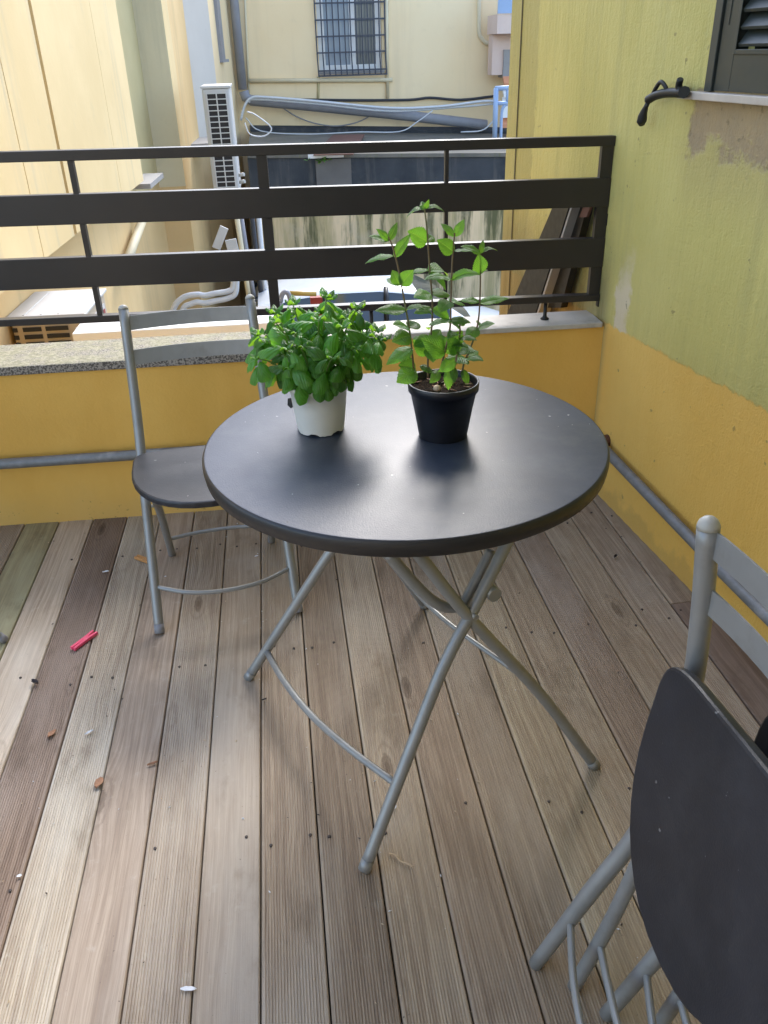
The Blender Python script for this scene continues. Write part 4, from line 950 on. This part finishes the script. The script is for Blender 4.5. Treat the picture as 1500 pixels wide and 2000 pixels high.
# ------------------------------------------------------------------ black frame leaning on the house wall outside
bf = empty('leaning_frame', rw(-.35, .05, -.2), 'black steel frame leaning on the green wall just beyond the railing', 'frame')
def rq(px, py, o): return onpl(px, py, rw(0, o, 0), RN)
def rwpoly(pp, o0, o1, nm, mk): 
    a = [rq(x, y, o0) for x, y in pp]; n = len(a); c = [p + RN * (o1 - o0) for p in a]
    MB().add(a + c, [list(range(n)), [2 * n - 1 - i for i in range(n)]] + [(i, (i + 1) % n, n + (i + 1) % n, n + i) for i in range(n)]).build(nm, M[mk], bf)
rwpoly([(1116, 380), (1146, 380), (1060, 640), (1000, 640)], .02, .07, 'side_plate', 'black')
rwpoly([(1150.5, 380), (1166, 380), (1108, 600), (1072, 600)], .02, .045, 'side_plate', 'black')
rwpoly([(1146.5, 380), (1150, 380), (1064, 640), (1060.5, 640)], .03, .075, 'edge_strip', 'stone')
rwpoly([(1146, 398), (1160, 398), (1150, 424), (1136, 424)], .046, .055, 'cross_plate', 'rust')
rwpoly([(1085, 520), (1070, 520), (1055, 560), (1068, 560)], .025, .05, 'cross_plate', 'rust')

# ------------------------------------------------------------------ parked car
def car():
    t = empty('parked_car', (1.2, 10.4, -2.5), 'white car parked in the courtyard below, seen through the railing', 'car')
    xc, yc, zg = -.75, 10.45, -2.5
    def V(x, y, z): return Vector((xc + x, yc + y, zg + z))
    # lower body loft
    st = [(0, .60, .45, .80), (.12, .76, .32, .92), (.5, .84, .24, .96), (1.2, .87, .22, .95), (2.2, .88, .22, .93), (2.9, .87, .22, .91), (3.5, .83, .24, .80), (3.85, .74, .3, .68), (3.98, .58, .42, .58)]
    b = MB(); n = 16; vs = []
    for x, hw, z0, z1 in st:
        for j in range(n):
            a = 2 * math.pi * j / n; c, s_ = math.cos(a), math.sin(a)
            vs.append(V(x, hw * math.copysign(abs(c) ** .45, c), (z0 + z1) / 2 + (z1 - z0) / 2 * math.copysign(abs(s_) ** .45, s_)))
    fs = [(i * n + j, i * n + (j + 1) % n, (i + 1) * n + (j + 1) % n, (i + 1) * n + j) for i in range(len(st) - 1) for j in range(n)]
    b.add(vs, fs + [list(range(n))[::-1], [(len(st) - 1) * n + j for j in range(n)]], True).build('body', M['carpaint'], t)
    # cabin: stations (x, belt z, roof z, belt half width, roof half width)
    cs = [(.18, .93, .95, .74, .62), (.45, .95, 1.28, .80, .58), (.85, .95, 1.40, .83, .58), (1.3, .94, 1.455, .84, .58), (1.9, .93, 1.45, .84, .58), (2.35, .92, 1.38, .83, .57), (2.75, .91, 1.16, .82, .60), (3.1, .89, .91, .80, .66)]
    def ring(x, zb, zr, hb, hr): return [V(x, -hb, zb), V(x, -hb + .04 + (hb - hr) * .62, zb + (zr - zb) * .89), V(x, -hr, zb + (zr - zb) * .97), V(x, -hr * .55, zr - .004), V(x, 0, zr + .012), V(x, hr * .55, zr - .004), V(x, hr, zb + (zr - zb) * .97), V(x, hb - .04 - (hb - hr) * .62, zb + (zr - zb) * .89), V(x, hb, zb)]
    rg = [ring(*c) for c in cs]; roof = MB(); side = {-1: MB(), 1: MB()}; pil = MB(); ws = MB(); rwn = MB()
    for i in range(len(cs) - 1):
        for j in range(8):
            q = [rg[i][j], rg[i][j + 1], rg[i + 1][j + 1], rg[i + 1][j]]
            if j in (0, 7):
                tgt = side[-1 if j == 0 else 1] if i in (1, 2, 3, 4, 5) else pil
            elif i >= 5: tgt = ws if 2 <= j <= 5 else pil
            elif i < 1: tgt = rwn if 2 <= j <= 5 else pil
            else: tgt = roof
            tgt.add(q, [(0, 1, 2, 3)], True)
    roof.build('roof', M['carpaint'], t, weld=True); pil.build('pillars', M['carpaint'], t, weld=True)
    for s_ in (-1, 1): side[s_].build('side_window', M['glass'], t, weld=True)
    ws.build('windscreen', M['glass'], t, weld=True); rwn.build('rear_window', M['glass'], t, weld=True)
    for x in (1.22, 1.95):
        for s_ in (-1, 1): MB().tube([V(x, s_ * .85, .94), V(x + .02, s_ * .70, 1.32), V(x + .03, s_ * .60, 1.43)], .028, 8).build('window_pillar', M['black'], t)
    for s_ in (-1, 1):
        mi = MB().tube([V(2.62, s_ * .86, .98), V(2.64, s_ * .93, 1.0), V(2.64, s_ * 1.02, 1.0), V(2.64, s_ * 1.06, 1.0)], [.03, .075, .075, .04], 12).build('mirror', M['black'], t)
        MB().tube([V(.03, s_ * .62, .62), V(.02, s_ * .62, .85)], .07, 10).build('tail_light', M['red'], t)
        for x in (.72, 3.2):
            wh = MB().tube([V(x, s_ * .72, .31), V(x, s_ * .90, .31)], .31, 24).build('wheel', M['tyre'], t); MB().tube([V(x, s_ * .903, .31), V(x, s_ * .915, .31)], .2, 20).build('rim', M['acw'], wh)
car()
# scooter-like clutter beside the car: two small things seen above the parapet
sc = empty('hand_truck', atY(575, 600, 7.5), 'hand truck with grey bent handle, yellow bar and red box, left of the white car', 'hand truck')
MB().tube(curve([atY(575, 900, 7.5), atY(548, 620, 7.5), atY(548, 590, 7.5), atY(552, 574, 7.5), atY(560, 571, 7.5), atY(566, 582, 7.5), atY(570, 620, 7.5), atY(590, 900, 7.5)], 6), .022, 10).build('handle', M['gpipe'], sc)
MB().tube([atY(566, 573, 7.54), atY(618, 574, 7.54)], .022, 8).build('bar', M['yellow'], sc)
MB().obox(atY(606, 582, 7.6), Vector((.11, 0, 0)), Vector((0, .08, 0)), Zv * -.3).build('box', M['red'], sc)

for o in bpy.data.objects:
    if '_o' in o.keys(): del o['_o']
S.render.engine = 'CYCLES'
